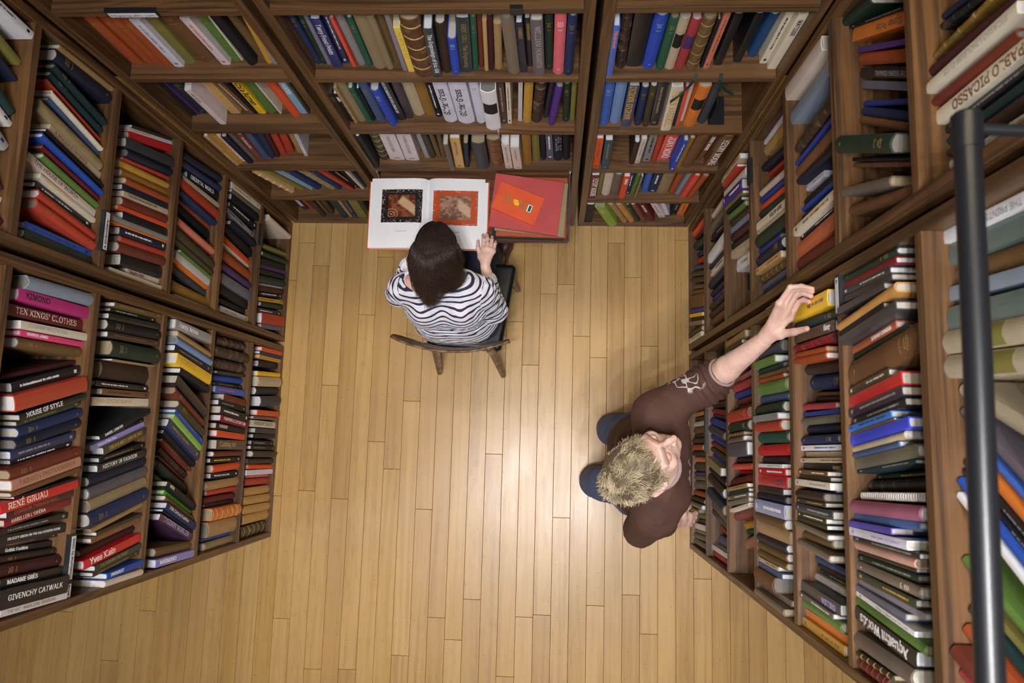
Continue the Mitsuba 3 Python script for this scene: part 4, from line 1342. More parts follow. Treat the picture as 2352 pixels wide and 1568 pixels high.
SHELVES, LIST = {}, []
brnd = random.Random(11)
for line in BOOKS.strip().splitlines():
    if line.startswith('='):
        row = line[1:].strip()
        SHELVES[row] = []
        continue
    q = line.split('|')
    a, t, h, lean, sb = (float(x) for x in q[:5])
    wall, bay, zi = row[0], row[:2], int(row[2])
    D = min(max(0.62 * h + brnd.uniform(-0.02, 0.03), 0.12), DEPTH - 0.03 - max(sb, 0))
    rn = brnd.random()
    b = Book(wall, a, t, h, lean, sb, q[5], q[6], ZB[zi], D, rn)
    SHELVES[row].append(b)
    LIST.append((projected_area(b), b, row, len(SHELVES[row]), q[7:]))
KEPT = 322
cut = sorted((x[0] for x in LIST), reverse=True)[KEPT]
rest_v, rest_f, rest_uv, rest_n = [], [], [], 0
PAGE_COLOURS = {'l': ['page_black', 'page_old', 'page_old'], 'c': ['page', 'page_old', 'page', 'page_grey', 'page_white'], 'j': ['page_white', 'page', 'page_white'], 'x': ['page']}
RIBBONS = {}


def gather(v, f, uv):
    global rest_n
    rest_v.append(v)
    rest_f.append(np.asarray(f) + rest_n)
    rest_uv.append(uv)
    rest_n += len(v)


BY_PLACE = {}
for area, b, row, nth, txt in LIST:
    lrnd = random.Random(nth * 131 + sum(map(ord, row)))
    pc = lrnd.choice(PAGE_COLOURS[b.st])
    cv, cf, ct = b.cover()
    pv, pf = b.pages(ct)
    extra = []                                    # (name, v, f, colour, bsdf)
    spec = txt[0] if txt else ''
    if spec.startswith('#'):
        m = box([0.30 * b.h, -0.46 * b.t, 0.0002], [0.62 * b.h, 0.46 * b.t, 0.0007])
        mm = cat([box([0.30 * b.h, y0, 0.0002], [0.55 * b.h, y1, 0.0007]) for y0, y1 in zip(np.linspace(-0.45, 0.45, 9)[:-1] * b.t, np.linspace(-0.45, 0.45, 9)[1:] * b.t)])
        v, f = b.on_spine(mm.vertices, mm.faces)
        extra.append(('title_label', v, f, spec[1:], 'book_cloth'))
    elif spec.startswith('-'):
        v, f = small_print(b, lrnd)
        extra.append(('title_lettering', v, f, spec[1:], 'book_jacket'))
    elif spec:
        colour = txt[1] if len(txt) > 1 else 'black'
        v, f = lettering(b, spec, len(txt) > 2)
        extra.append(('title_lettering', v, f, colour, 'book_jacket'))
    if b.st == 'l':
        rc = {'leather': 'leathergold', 'orange': 'buff', 'buff': 'cream'}.get(b.col, b.col if b.col not in ('umber', 'dkolive') else 'gold')
        for v, f in ribs(b):
            extra.append(('raised_band', v, f, rc, 'book_leather'))
    if b.st == 'x':
        for s in np.linspace(0.05, 0.95, 28):
            ang = np.linspace(0, 2 * PI, 9)
            r = 0.4 * b.t
            loop = tube(np.stack([r * np.cos(ang), -0.002 + 0.5 * r * np.sin(ang), np.full(9, s * b.h)], 1), 0.0017, 5, False)
            extra.append(('binding_ring', b.world(loop.vertices), loop.faces, 'white', 'book_jacket'))
    if area <= cut:
        gather(cv, cf, uvfor(cv, b.col, b.rnd))
        gather(pv, pf, uvfor(pv, pc, b.rnd))
        for nm, v, f, c, bs in extra:
            gather(v, f, uvfor(v, c, b.rnd))
        continue
    wall, zi = row[0], int(row[2])
    n = len(SHELVES[row])
    side = 'left' if wall == 'B' else 'back'
    num = nth if wall == 'B' else n - nth + 1
    size = 'thick ' if b.t > 0.042 else ('slim ' if b.t < 0.015 else '')
    kind = {'c': 'cloth', 'j': 'jacketed', 'l': 'leather', 'x': 'ring-bound'}[b.st]
    lab = f"{size}{colour_word(b.col)} {kind} book, {ordinal(num)} from the {side}, {NTH[zi]}, {BAYS[row[:2]][5]} bookcase"
    k = thing('book', lab, 'book', f"books on the {NTH[zi]} of the {BAYS[row[:2]][5]} bookcase")
    BY_PLACE[row, nth] = (k, b)
    part(k, 'cover', (cv, cf), BOOK_BSDF[b.st], uv=uvfor(cv, b.col, b.rnd))
    part(k, 'pages', (pv, pf), 'book_pages', uv=uvfor(pv, pc, b.rnd))
    for nm, v, f, c, bs in extra:
        part(k, nm, (v, f), bs, uv=uvfor(v, c, b.rnd))
USED.add('smaller_books')
scene['smaller_books'] = mikit.ply((np.vstack(rest_v), np.vstack(rest_f)), 'book_cloth', uv=np.vstack(rest_uv))
labels['smaller_books'] = {'label': 'the smaller books packed upright on the lower and farther oak shelves', 'category': 'books', 'kind': 'stuff'}

# ---------------------------------------------------------------- shelf label holders, bookends, ribbons
def label_holder(wall, along, zi, length, text, lab, plate=True, dark=False):
    sg = -1 if wall == 'R' else 1
    z, a = ZB[zi], along * sg
    k = thing('label_holder', lab, 'label holder', 'shelf label holders')
    lo, hi = a - length / 2, a + length / 2
    ms = [wbox(wall, [lo, -0.004, z - BT], [hi, -0.0003, z + 0.001], 0.0006)]
    if plate:
        ms.append(wbox(wall, [lo, -0.004, z + 0.0008], [hi, 0.010, z + 0.0022], 0.0006))
    part(k, 'holder', cat(ms), 'black_steel')
    if not dark:
        part(k, 'paper_label', wbox(wall, [lo + 0.006, -0.0046, z - BT + 0.004], [hi - 0.006, -0.0042, z - 0.004], 0), 'paper_white')
        v, f, L = text_geo(text)
        h = min(0.011, (length - 0.02) / L)
        w = np.stack([lo + 0.01 + v[:, 0] * h, -0.0047 - (v[:, 2] > 0.005) * 0.0003, z - BT + 0.0085 + v[:, 1] * h], 1)
        part(k, 'label_lettering', trimesh.Trimesh(to_world(wall, w), f, process=False), 'ink')


scene['paper_white'] = {'type': 'twosided', 'bsdf': {'type': 'diffuse', 'reflectance': {'type': 'rgb', 'value': [0.78, 0.78, 0.8]}}}
scene['ink'] = {'type': 'twosided', 'bsdf': {'type': 'diffuse', 'reflectance': {'type': 'rgb', 'value': [0.03, 0.03, 0.04]}}}
label_holder('L', -0.405, 4, 0.14, 'Costume to cont', 'long black label holder with a white slip by the thick black book')
label_holder('L', -0.502, 4, 0.05, 'A Dre', 'short black label holder at the end of the shelf beside the thick black book')
label_holder('L', 0.62, 4, 0.135, 'A Embroidery', 'black label holder with long white slip under the green and blue books, left corner')
label_holder('L', 0.95, 1, 0.11, '', 'plain black label holder on the second shelf up of the left corner bookcase', dark=True)
label_holder('B', -1.19, 5, 0.15, 'A Engraving 18th c. (cont.)', 'black label holder with white engraving slip over the rust-red set')
label_holder('B', -0.12, 5, 0.035, '', 'small black label clip over the brown and grey-tan books behind the desk', dark=True)
label_holder('R', 0.425 - 0.055, 5, 0.10, 'A', 'label holder with white strip just above the yellow book the man touches')
label_holder('R', 0.99, 3, 0.10, '', 'plain black label holder on the fourth shelf up of the right corner bookcase', dark=True)
label_holder('R', 0.05, 1, 0.20, '', 'long plain black label holder low beside the striding man', dark=True)


def bookend(wall, along, zi, lean, lab, back=0.0):
    sg = -1 if wall == 'R' else 1
    k = thing('bookend', lab, 'bookend', 'black steel bookends')
    a = along * sg
    n = 10
    arc = [(0.06 + 0.03 * math.cos(t), 0.135 + 0.03 * math.sin(t)) for t in np.linspace(PI, PI / 2, n)] + [(0.11 + 0.03 * math.cos(t), 0.135 + 0.03 * math.sin(t)) for t in np.linspace(PI / 2, 0, n)]
    poly = np.array([(0.03, 0.0015)] + arc + [(0.14, 0.0015)]) + [back, 0]
    c = np.array([[0.085 + back, 0.08]])
    v = np.vstack([np.c_[np.full(len(poly) + 1, a - 0.0008), np.vstack([poly, c])], np.c_[np.full(len(poly) + 1, a + 0.0008), np.vstack([poly, c])]])
    v[:, 2] += ZB[zi]
    m = len(poly)
    f = []
    for i in range(m):
        j = (i + 1) % m
        f += [[i, j, m], [m + 1 + j, m + 1 + i, 2 * m + 1], [i, m + 1 + i, m + 1 + j], [i, m + 1 + j, j]]
    t = trimesh.Trimesh(to_world(wall, v), f, process=False)
    base = wbox(wall, [min(a, a + lean), 0.03 + back, ZB[zi] + 0.0004], [max(a, a + lean), 0.14 + back, ZB[zi] + 0.0016], 0)
    part(k, 'upright_plate', t, 'black_steel')
    part(k, 'foot_plate', base, 'black_steel')


bookend('B', 0.552, 3, 0.06, 'black steel bookend beside the dark slate and orange books, right of the desk')
bookend('B', -1.078, 2, 0.06, 'black steel bookend beside the lilac-white book, back left bookcase', 0.13)
bookend('R', 0.685, 2, 0.06, 'black steel bookend in the empty end of a shelf, right corner bookcase', 0.06)


def ribbon(book, pts, width, bsdf, name='bookmark_ribbon'):
    p = np.asarray(pts, float)
    t = np.gradient(p, axis=0)
    s = np.cross(t, np.array([0, 0, 1.0]))
    s /= np.linalg.norm(s, axis=1, keepdims=True) + 1e-9
    s = np.where(np.linalg.norm(s, axis=1, keepdims=True) < 0.5, np.array([1.0, 0, 0]), s)
    v = np.vstack([p - s * width / 2, p + s * width / 2])
    n = len(p)
    f = []
    for i in range(n - 1):
        f += [[i, i + 1, n + i + 1], [i, n + i + 1, n + i]]
    part(book, name, trimesh.Trimesh(v, f, process=False), bsdf)


scene['ribbon_green'] = {'type': 'twosided', 'bsdf': {'type': 'principled', 'base_color': {'type': 'rgb', 'value': [0.012, 0.035, 0.028]}, 'roughness': 0.35}}
scene['ribbon_grey'] = {'type': 'twosided', 'bsdf': {'type': 'principled', 'base_color': {'type': 'rgb', 'value': [0.2, 0.2, 0.22]}, 'roughness': 0.4}}
scene['ribbon_white'] = {'type': 'twosided', 'bsdf': {'type': 'principled', 'base_color': {'type': 'rgb', 'value': [0.7, 0.7, 0.74]}, 'roughness': 0.4}}
for (row, nth), pts, w, bs in (
        (('BC4', 11), [(0.430, 1.150, 1.612), (0.424, 1.128, 1.606), (0.410, 1.122, 1.57), (0.392, 1.124, 1.51), (0.372, 1.128, 1.46)], 0.010, 'ribbon_green'),
        (('BC4', 12), [(0.508, 1.150, 1.611), (0.505, 1.130, 1.606), (0.512, 1.122, 1.585), (0.533, 1.118, 1.56), (0.560, 1.112, 1.545)], 0.012, 'ribbon_green'),
        (('BB3', 15), [(-0.227, 1.146, 1.207), (-0.227, 1.133, 1.204), (-0.224, 1.127, 1.17), (-0.22, 1.126, 1.13), (-0.216, 1.128, 1.10)], 0.006, 'ribbon_grey')):
    if (row, nth) in BY_PLACE:
        ribbon(BY_PLACE[row, nth][0], pts, w, bs)
for (row, want) in (('LF0', 'lilacwhite'), ('LF4', 'black')):
    for (r, n), (k, b) in list(BY_PLACE.items()):
        if r == row and b.col == want and (want != 'black' or abs(b.base[0] + 0.33) < 0.02):
            y, z = b.base[0], b.base[2]
            ribbon(k, [(XL + 0.005, y, z + 0.004), (XL + 0.03, y - 0.004, z + 0.005), (XL + 0.07, y + 0.012, z + 0.003), (XL + 0.10, y + 0.020, z + 0.012)], 0.004, 'ribbon_white' if want != 'black' else 'black_steel')
            break

# ---------------------------------------------------------------- ladder rail over the right bookcases
k = thing('ladder_rail', 'dark steel rail running above the right-hand bookcases, close to the viewer', 'rail')
part(k, 'rail_tube', tube([(0.509, 0.405, 2.88), (0.506, 0.1, 2.88), (0.498, -0.35, 2.88), (0.494, -0.60, 2.88)], 0.0158, 24), 'gun_metal', smooth=40)
part(k, 'end_fitting', tube([(0.5095, 0.418, 2.88), (0.5095, 0.414, 2.88), (0.5093, 0.37, 2.88), (0.5093, 0.369, 2.88)], [0.0135, 0.0178, 0.0178, 0.015], 24), 'gun_metal', smooth=40)
part(k, 'cross_bar', tube([(0.512, 0.398, 2.876), (0.80, 0.392, 2.872), (1.02, 0.388, 2.87)], 0.0075, 12), 'black_steel', smooth=40)
part(k, 'cross_bar', tube([(0.496, -0.545, 2.876), (0.80, -0.545, 2.872), (1.02, -0.545, 2.87)], 0.0075, 12), 'black_steel', smooth=40)
for y in (0.389, -0.545):
    part(k, 'mounting_foot', box([0.93, y - 0.025, TOP + 0.0302], [1.01, y + 0.025, 2.868], 0.003), 'black_steel')

# ---------------------------------------------------------------- pull-out desk shelf (part of the bookcase behind it)
BBK = 'bookcase_003'
part(BBK, 'desk_board', box([-0.79, 0.838, 0.715], [0.055, 1.40, 0.740], 0.003), 'walnut')
for x in (-0.7925, 0.053):
    part(BBK, 'desk_rail', cat([tube([(x, 0.845, 0.752), (x, 1.13, 0.752)], 0.0035, 8), tube([(x, 0.845, 0.752), (x, 0.84, 0.748), (x, 0.84, 0.728)], 0.0035, 8), tube([(x, 1.13, 0.752), (x, 1.133, 0.77), (x, 1.133, 0.79)], 0.0035, 8)]), 'bright_steel')


def lying_book(quad, z0, t, ct, cover, pages, label, edge=None):
    """A closed book lying flat: quad = its four corners seen from above, spine along the edge 0-1."""
    q = np.asarray(quad, float)

    def slab(q2, a, b):
        v = np.vstack([np.c_[q2, np.full(4, a)], np.c_[q2, np.full(4, b)]])
        m = trimesh.convex.convex_hull(v)
        return m
    k = thing('book', label, 'book', 'books lying on the desk shelf')
    cen = q.mean(0)
    e = (q[3] - q[0]) / np.linalg.norm(q[3] - q[0])
    inner = np.array([q[0] + e * 0.006, q[1] + e * 0.006, q[2] - e * 0.004, q[3] - e * 0.004])
    s = (q[1] - q[0]) / np.linalg.norm(q[1] - q[0])
    inner = inner + np.array([s, -s, -s, s]) * 0.004
    part(k, 'pages', slab(inner, z0 + ct, z0 + t - ct), 'book_pages', uv=None)
    sp = np.array([q[0], q[1], q[1] + e * 0.004, q[0] + e * 0.004])
    c = cat([slab(q, z0, z0 + ct), slab(q, z0 + t - ct, z0 + t), slab(sp, z0, z0 + t)])
    part(k, 'cover', c, 'book_cloth')
    for nm, kk, col in (('pages', k + '__pages', pages), ('cover', k + '__cover', cover)):
        pass
    m = slab(inner, z0 + ct, z0 + t - ct)
    scene[k + '__pages'] = mikit.ply(m, 'book_pages', uv=uvfor(m.vertices, pages, 0.3))
    scene[k + '__cover'] = mikit.ply(c, 'book_cloth', uv=uvfor(c.vertices, cover, 0.6))
    return k


lying_book([(-0.28, 0.853), (0.030, 0.845), (0.036, 1.10), (-0.27, 1.11)], 0.7405, 0.014, 0.002, 'black', 'page_old', 'thin black paperback at the bottom of the pile on the desk')
lying_book([(-0.262, 0.857), (0.040, 0.850), (0.043, 1.118), (-0.255, 1.122)], 0.755, 0.013, 0.0025, 'rust', 'page', 'rust-brown book with gilt marks, low in the pile on the desk')
lying_book([(-0.268, 0.878), (0.030, 0.850), (0.046, 1.088), (-0.262, 1.10)], 0.7685, 0.014, 0.003, 'khaki', 'page', 'khaki book sticking out under the large red one on the desk')
kr = lying_book([(-0.292, 0.890), (0.003, 0.850), (0.030, 1.086), (-0.267, 1.126)], 0.783, 0.017, 0.003, 'brick2', 'page', 'large red cloth book near the top of the pile on the desk')
ko = lying_book([(-0.098, 0.889), (-0.283, 0.968), (-0.240, 1.084), (-0.053, 1.010)], 0.8005, 0.014, 0.0025, 'orangered', 'page', 'small orange book with a white sticker on top of the pile')
# lettering and sticker of the orange book, in its own frame
oq = np.array([(-0.098, 0.889), (-0.283, 0.968), (-0.240, 1.084), (-0.053, 1.010)])
ou = (oq[0] - oq[1]) / np.linalg.norm(oq[0] - oq[1])
ov = (oq[2] - oq[1]) / np.linalg.norm(oq[2] - oq[1])
oc = oq.mean(0)


def on_orange(v, z):
    v = np.asarray(v, float)
    xy = oc + v[:, :1] * ou + v[:, 1:2] * ov
    return np.c_[xy, z + v[:, 2]]


orng = random.Random(3)
for row, (px, n) in enumerate(((-0.062, 20), (-0.052, 17), (-0.042, 15), (-0.033, 9), (0.032, 9), (0.022, 10), (0.013, 13), (0.042, 16))):
    ms, y = [], -0.026 + (20 - n) * 0.0008
    while y < 0.026 - (20 - n) * 0.0008:
        L = orng.uniform(0.0014, 0.0032)
        ms.append(box([px, y, 0.0001], [px + 0.0048, y + L, 0.0005]))
        y += L + 0.001
    m = cat(ms)
    v = on_orange(m.vertices, 0.8145)
    part(ko, 'title_lettering', (v, m.faces), 'book_jacket', uv=uvfor(v, 'gold', 0.5))
ms = []
for i in range(4):
    for j in range(3):
        if (i, j) in ((0, 0), (3, 2)):
            continue
        ms.append(trimesh.creation.cylinder(0.0042, 0.0005, sections=10, transform=trimesh.transformations.translation_matrix([-0.016 + i * 0.0066, -0.008 + j * 0.0078, 0.0004])))
m = cat(ms)
v = on_orange(m.vertices, 0.8145)
part(ko, 'ornament', (v, m.faces), 'book_jacket', uv=uvfor(v, 'yellow', 0.5))
m = box([0.046, -0.018, 0.0001], [0.066, 0.014, 0.0004])
v = on_orange(m.vertices, 0.8145)
part(ko, 'sticker', (v, m.faces), 'book_jacket', uv=uvfor(v, 'white', 0.5))
m = box([0.051, -0.016, 0.0005], [0.063, 0.011, 0.0007])
v = on_orange(m.vertices, 0.8145)
part(ko, 'sticker_print', (v, m.faces), 'book_jacket', uv=uvfor(v, 'green2', 0.5))


# ---------------------------------------------------------------- the open art book
def print_dark(p, n, uv):
    x, y = uv.x, uv.y
    e = dr.minimum(dr.minimum(x, 1 - x), dr.minimum(y, 1 - y))
    ragged = e + 0.03 * (noise(x * 60, y * 60, 1.0) - 0.5)
    frame = 1 - smoothstep(0.15, 0.18, ragged)
    white = smoothstep(0.70, 0.80, noise(x * 50, y * 70, 3.0)) * (1 - smoothstep(0.03, 0.15, e)) * 0.8
    tex = fbm(x * 14, y * 14, 5.0, octaves=4)
    ink = mix([0.075, 0.016, 0.007], [0.22, 0.07, 0.03], smoothstep(0.3, 0.7, tex))
    wedge = smoothstep(0.0, 0.06, x * 0.9 - 0.28 + (0.5 - y) * 0.5) * (1 - smoothstep(0.1, 0.2, dr.abs(y - 0.62 + 0.9 * (x - 0.55))))
    ink = mix(ink, mi.Color3f(0.60, 0.40, 0.22), wedge * 0.8)
    r1 = dr.sqrt(dr.square(x - 0.25) + dr.square(y - 0.25))
    ink = mix(ink, mi.Color3f(0.5, 0.26, 0.15), 0.5 * smoothstep(0.4, 0.6, dr.sin(r1 * 90) * 0.5 + 0.5) * (1 - smoothstep(0.18, 0.22, r1)))
    c = mix(ink, mi.Color3f(0.012, 0.01, 0.01), frame)
    return mix(c, mi.Color3f(0.55, 0.42, 0.34), white)


def print_red(p, n, uv):
    x, y = uv.x, uv.y
    e = dr.minimum(dr.minimum(x, 1 - x), dr.minimum(y, 1 - y))
    ragged = e + 0.03 * (noise(x * 60, y * 60, 8.0) - 0.5)
    frame = 1 - smoothstep(0.15, 0.17, ragged)
    white = smoothstep(0.74, 0.82, noise(x * 60, y * 60, 4.0)) * (1 - smoothstep(0.02, 0.08, e)) * 0.7
    tex = fbm(x * 16, y * 16, 9.0, octaves=4)
    ink = mix([0.16, 0.075, 0.048], [0.36, 0.20, 0.13], smoothstep(0.3, 0.7, tex))
    wedge = (1 - smoothstep(0.1, 0.2, dr.abs(y - 0.62 + 0.9 * (x - 0.55)))) * smoothstep(0.5, 0.6, x)
    ink = mix(ink, mi.Color3f(0.58, 0.40, 0.27), wedge * 0.8)
    c = mix(ink, mi.Color3f(0.44, 0.075, 0.025), frame)
    return mix(c, mi.Color3f(0.75, 0.6, 0.5), white)


def gloss(fn):
    return {'type': 'twosided', 'bsdf': {'type': 'principled', 'base_color': proc(fn), 'roughness': 0.22, 'specular': 0.5}}


scene['print_dark'], scene['print_red'] = gloss(print_dark), gloss(print_red)
scene['page_gloss'] = {'type': 'twosided', 'bsdf': {'type': 'principled', 'base_color': {'type': 'rgb', 'value': [0.78, 0.78, 0.77]}, 'roughness': 0.4, 'specular': 0.4}}
kb = thing('book', 'large open art book with two framed prints lying open in front of the woman', 'book', 'books lying on the desk shelf')
GX, Y0, Y1, ZD = -0.568, 0.797, 1.112, 0.7405


def page_z(s):
    """Height of the page surface at s = 0 (gutter) to 1 (fore edge)."""
    return ZD + 0.012 + 0.026 * (1 - np.exp(-s * 16)) - 0.012 * np.clip(s, 0, 1) ** 1.5 - 0.006


def page_block(side, w, zoff):
    s = np.concatenate([np.linspace(0, 0.25, 14), np.linspace(0.3, 1, 10)])
    top = np.stack([GX + side * s * w, page_z(s) + zoff], 1)
    bot = np.stack([GX + side * s * w, np.full_like(s, ZD + 0.0045)], 1)
    n = len(s)
    v = np.vstack([np.c_[top[:, 0], np.full(n, y), top[:, 1]] for y in (Y0, Y1)] + [np.c_[bot[:, 0], np.full(n, y), bot[:, 1]] for y in (Y0, Y1)])
    f = []
    for i in range(n - 1):
        for a, b in ((0, 1), (2, 3), (0, 2), (1, 3)):
            p, q = a * n, b * n
            f += [[p + i, p + i + 1, q + i + 1], [p + i, q + i + 1, q + i]]
    e = n - 1
    f += [[e, n + e, 3 * n + e], [e, 3 * n + e, 2 * n + e]]
    return trimesh.Trimesh(v, f, process=False)


def page_patch(side, w, x0, x1, y0, y1, lift=0.0006):
    """A thin sheet lying on the page between x0..x1, y0..y1, with uv."""
    xs = np.linspace(x0, x1, 16)
    s = np.abs(xs - GX) / w
    z = page_z(s) + lift
    v = np.vstack([np.c_[xs, np.full(16, y0), z], np.c_[xs, np.full(16, y1), z]])
    uv = np.vstack([np.c_[np.linspace(0, 1, 16), np.zeros(16)], np.c_[np.linspace(0, 1, 16), np.ones(16)]])
    f = []
    for i in range(15):
        f += [[i, i + 1, 17 + i], [i, 17 + i, 16 + i]]
    return trimesh.Trimesh(v, f, process=False), uv


part(kb, 'cover', box([-0.832, 0.794, 0.7405], [-0.298, 1.106, 0.7445], 0.001), 'book_cloth')
_m = box([-0.832, 0.794, 0.7405], [-0.298, 1.106, 0.7445], 0.001)
scene[kb + '__cover'] = mikit.ply(_m, 'book_cloth', uv=uvfor(_m.vertices, 'orangered', 0.5))
part(kb, 'left_page', page_block(-1, 0.250, 0), 'page_gloss', smooth=35)
part(kb, 'right_page', page_block(1, 0.252, 0), 'page_gloss', smooth=35)
part(kb, 'under_page', box([-0.825, 0.799, 0.745], [-0.60, 1.098, 0.7575], 0.001), 'page_gloss')
part(kb, 'under_page', box([-0.54, 0.803, 0.745], [-0.302, 1.098, 0.7575], 0.001), 'page_gloss')
m, uv = page_patch(-1, 0.25, -0.770, -0.590, 0.911, 1.061)
part(kb, 'art_print', m, 'print_dark', 'brown abstract print in a rough black painted frame', uv=uv)
m, uv = page_patch(1, 0.252, -0.541, -0.345, 0.900, 1.057)
part(kb, 'art_print', m, 'print_red', 'brown abstract print in a rough red painted frame', uv=uv)
for side, w, x0, x1, y in ((-1, 0.25, -0.705, -0.655, 0.872), (1, 0.252, -0.465, -0.42, 0.868)):
    m, uv = page_patch(side, w, x0, x1, y, y + 0.0015, 0.0004)
    part(kb, 'caption', m, 'ribbon_grey')

# ---------------------------------------------------------------- chair
import manifold3d as m3


def ball(p, r, n=12):
    return m3.Manifold.sphere(r, n).translate(tuple(float(x) for x in p))


def hull(ps, rs, n=12):
    rs = np.broadcast_to(rs, (len(ps),))
    return m3.Manifold.batch_hull([ball(p, r, n) for p, r in zip(ps, rs)])


def tm(man):
    m = man.to_mesh()
    return trimesh.Trimesh(m.vert_properties[:, :3], m.tri_verts, process=True)


def seat_leather(p, n, uv):
    return mix([0.004, 0.005, 0.007], [0.010, 0.011, 0.014], fbm(p.x * 90, p.y * 90, p.z * 90, octaves=2))


scene['seat_leather'] = {'type': 'principled', 'base_color': proc(seat_leather), 'roughness': 0.36, 'specular': 0.4}


def chair_wood(p, n, uv):
    t = fbm(p.x * 70, p.y * 70, p.z * 16, octaves=3)
    wear = smoothstep(0.55, 0.75, fbm(p.x * 30 + 4, p.y * 30, p.z * 30, octaves=3))
    c = mix([0.16, 0.085, 0.04], [0.06, 0.03, 0.016], smoothstep(0.25, 0.75, t))
    return mix(c, mi.Color3f(0.26, 0.17, 0.10), wear * 0.5)


scene['chair_wood'] = {'type': 'twosided', 'bsdf': {'type': 'principled', 'base_color': proc(chair_wood), 'roughness': 0.38, 'specular': 0.5}}
ch = thing('chair', 'wooden chair with black leather seat and curved back rail under the reading woman', 'chair')
SFL, SFR, SBR, SBL = (-0.635, 0.80), (-0.212, 0.785), (-0.268, 0.415), (-0.578, 0.425)
seat = m3.Manifold.batch_hull([ball((x, y, z), 0.022, 24) for x, y in (SFL, SFR, SBR, SBL) for z in (0.413, 0.434)] + [ball((-0.42, 0.61, 0.437), 0.03, 24)])
part(ch, 'seat', tm(seat), 'seat_leather', smooth=30)


def bar(a, b, ra, rb, sq=0.8):
    return tm(hull([a, b], [ra, rb], 14))


part(ch, 'leg', bar((-0.199, 0.775, 0.016), (-0.225, 0.765, 0.39), 0.014, 0.020), 'chair_wood', smooth=35)
part(ch, 'leg', bar((-0.655, 0.79, 0.016), (-0.622, 0.775, 0.39), 0.014, 0.020), 'chair_wood', smooth=35)
for fx, fy, sx, sy, bx, by in ((-0.602, 0.325, -0.565, 0.405, -0.575, 0.372), (-0.265, 0.316, -0.29, 0.395, -0.278, 0.362)):
    leg = m3.Manifold.batch_boolean([hull([(fx, fy, 0.018), (sx, sy, 0.40)], [0.015, 0.021], 14), hull([(sx, sy, 0.40), (sx, sy - 0.012, 0.55)], [0.021, 0.018], 14), hull([(sx, sy - 0.012, 0.55), (bx, by, 0.77)], [0.018, 0.013], 14)], m3.OpType.Add)
    part(ch, 'leg', tm(leg), 'chair_wood', smooth=35)
# curved back rail: an arc in plan, leaning back a little
ctrl = np.array([(-0.700, 0.398), (-0.60, 0.360), (-0.50, 0.340), (-0.424, 0.336), (-0.34, 0.342), (-0.26, 0.360), (-0.184, 0.384)])
ss = np.linspace(0, 1, 41)
from scipy.interpolate import CubicSpline
cs = CubicSpline(np.linspace(0, 1, 7), ctrl)
P2, D2 = cs(ss), cs(ss, 1)
N2 = np.stack([-D2[:, 1], D2[:, 0]], 1)
N2 /= np.linalg.norm(N2, axis=1, keepdims=True)
sec = []
taper = np.clip(np.minimum(ss, 1 - ss) / 0.10, 0.0, 1) ** 0.5
for i in range(41):
    hh = 0.050 + 0.085 * taper[i]
    th = 0.008
    zc = 0.802
    ring = []
    for k_ in range(16):
        a = 2 * PI * k_ / 16
        ex = np.sign(math.cos(a)) * abs(math.cos(a)) ** 0.5 * th
        ez = np.sign(math.sin(a)) * abs(math.sin(a)) ** 0.6 * hh / 2
        z = zc - hh / 2 + ez - 0.012 * (1 - taper[i])
        lean = (0.80 - z) * 0.22
        ring.append([*(P2[i] + N2[i] * (ex + th + lean)), z])
    sec.append(ring)
sec = np.array(sec)
v = sec.reshape(-1, 3)
f = []
for i in range(40):
    for j in range(16):
        jj = (j + 1) % 16
        f += [[i * 16 + j, i * 16 + jj, (i + 1) * 16 + jj], [i * 16 + j, (i + 1) * 16 + jj, (i + 1) * 16 + j]]
v = np.vstack([v, sec[0].mean(0), sec[-1].mean(0)])
for j in range(16):
    jj = (j + 1) % 16
    f += [[len(v) - 2, jj, j], [len(v) - 1, 40 * 16 + j, 40 * 16 + jj]]
rail = trimesh.Trimesh(v, f, process=False)
if rail.volume < 0:
    rail.invert()
part(ch, 'back_rail', rail, 'chair_wood', smooth=45)
part(ch, 'seat_rail', cat([bar((-0.60, 0.76, 0.375), (-0.24, 0.755, 0.375), 0.014, 0.014), bar((-0.555, 0.43, 0.375), (-0.30, 0.42, 0.375), 0.014, 0.014)]), 'chair_wood', smooth=35)

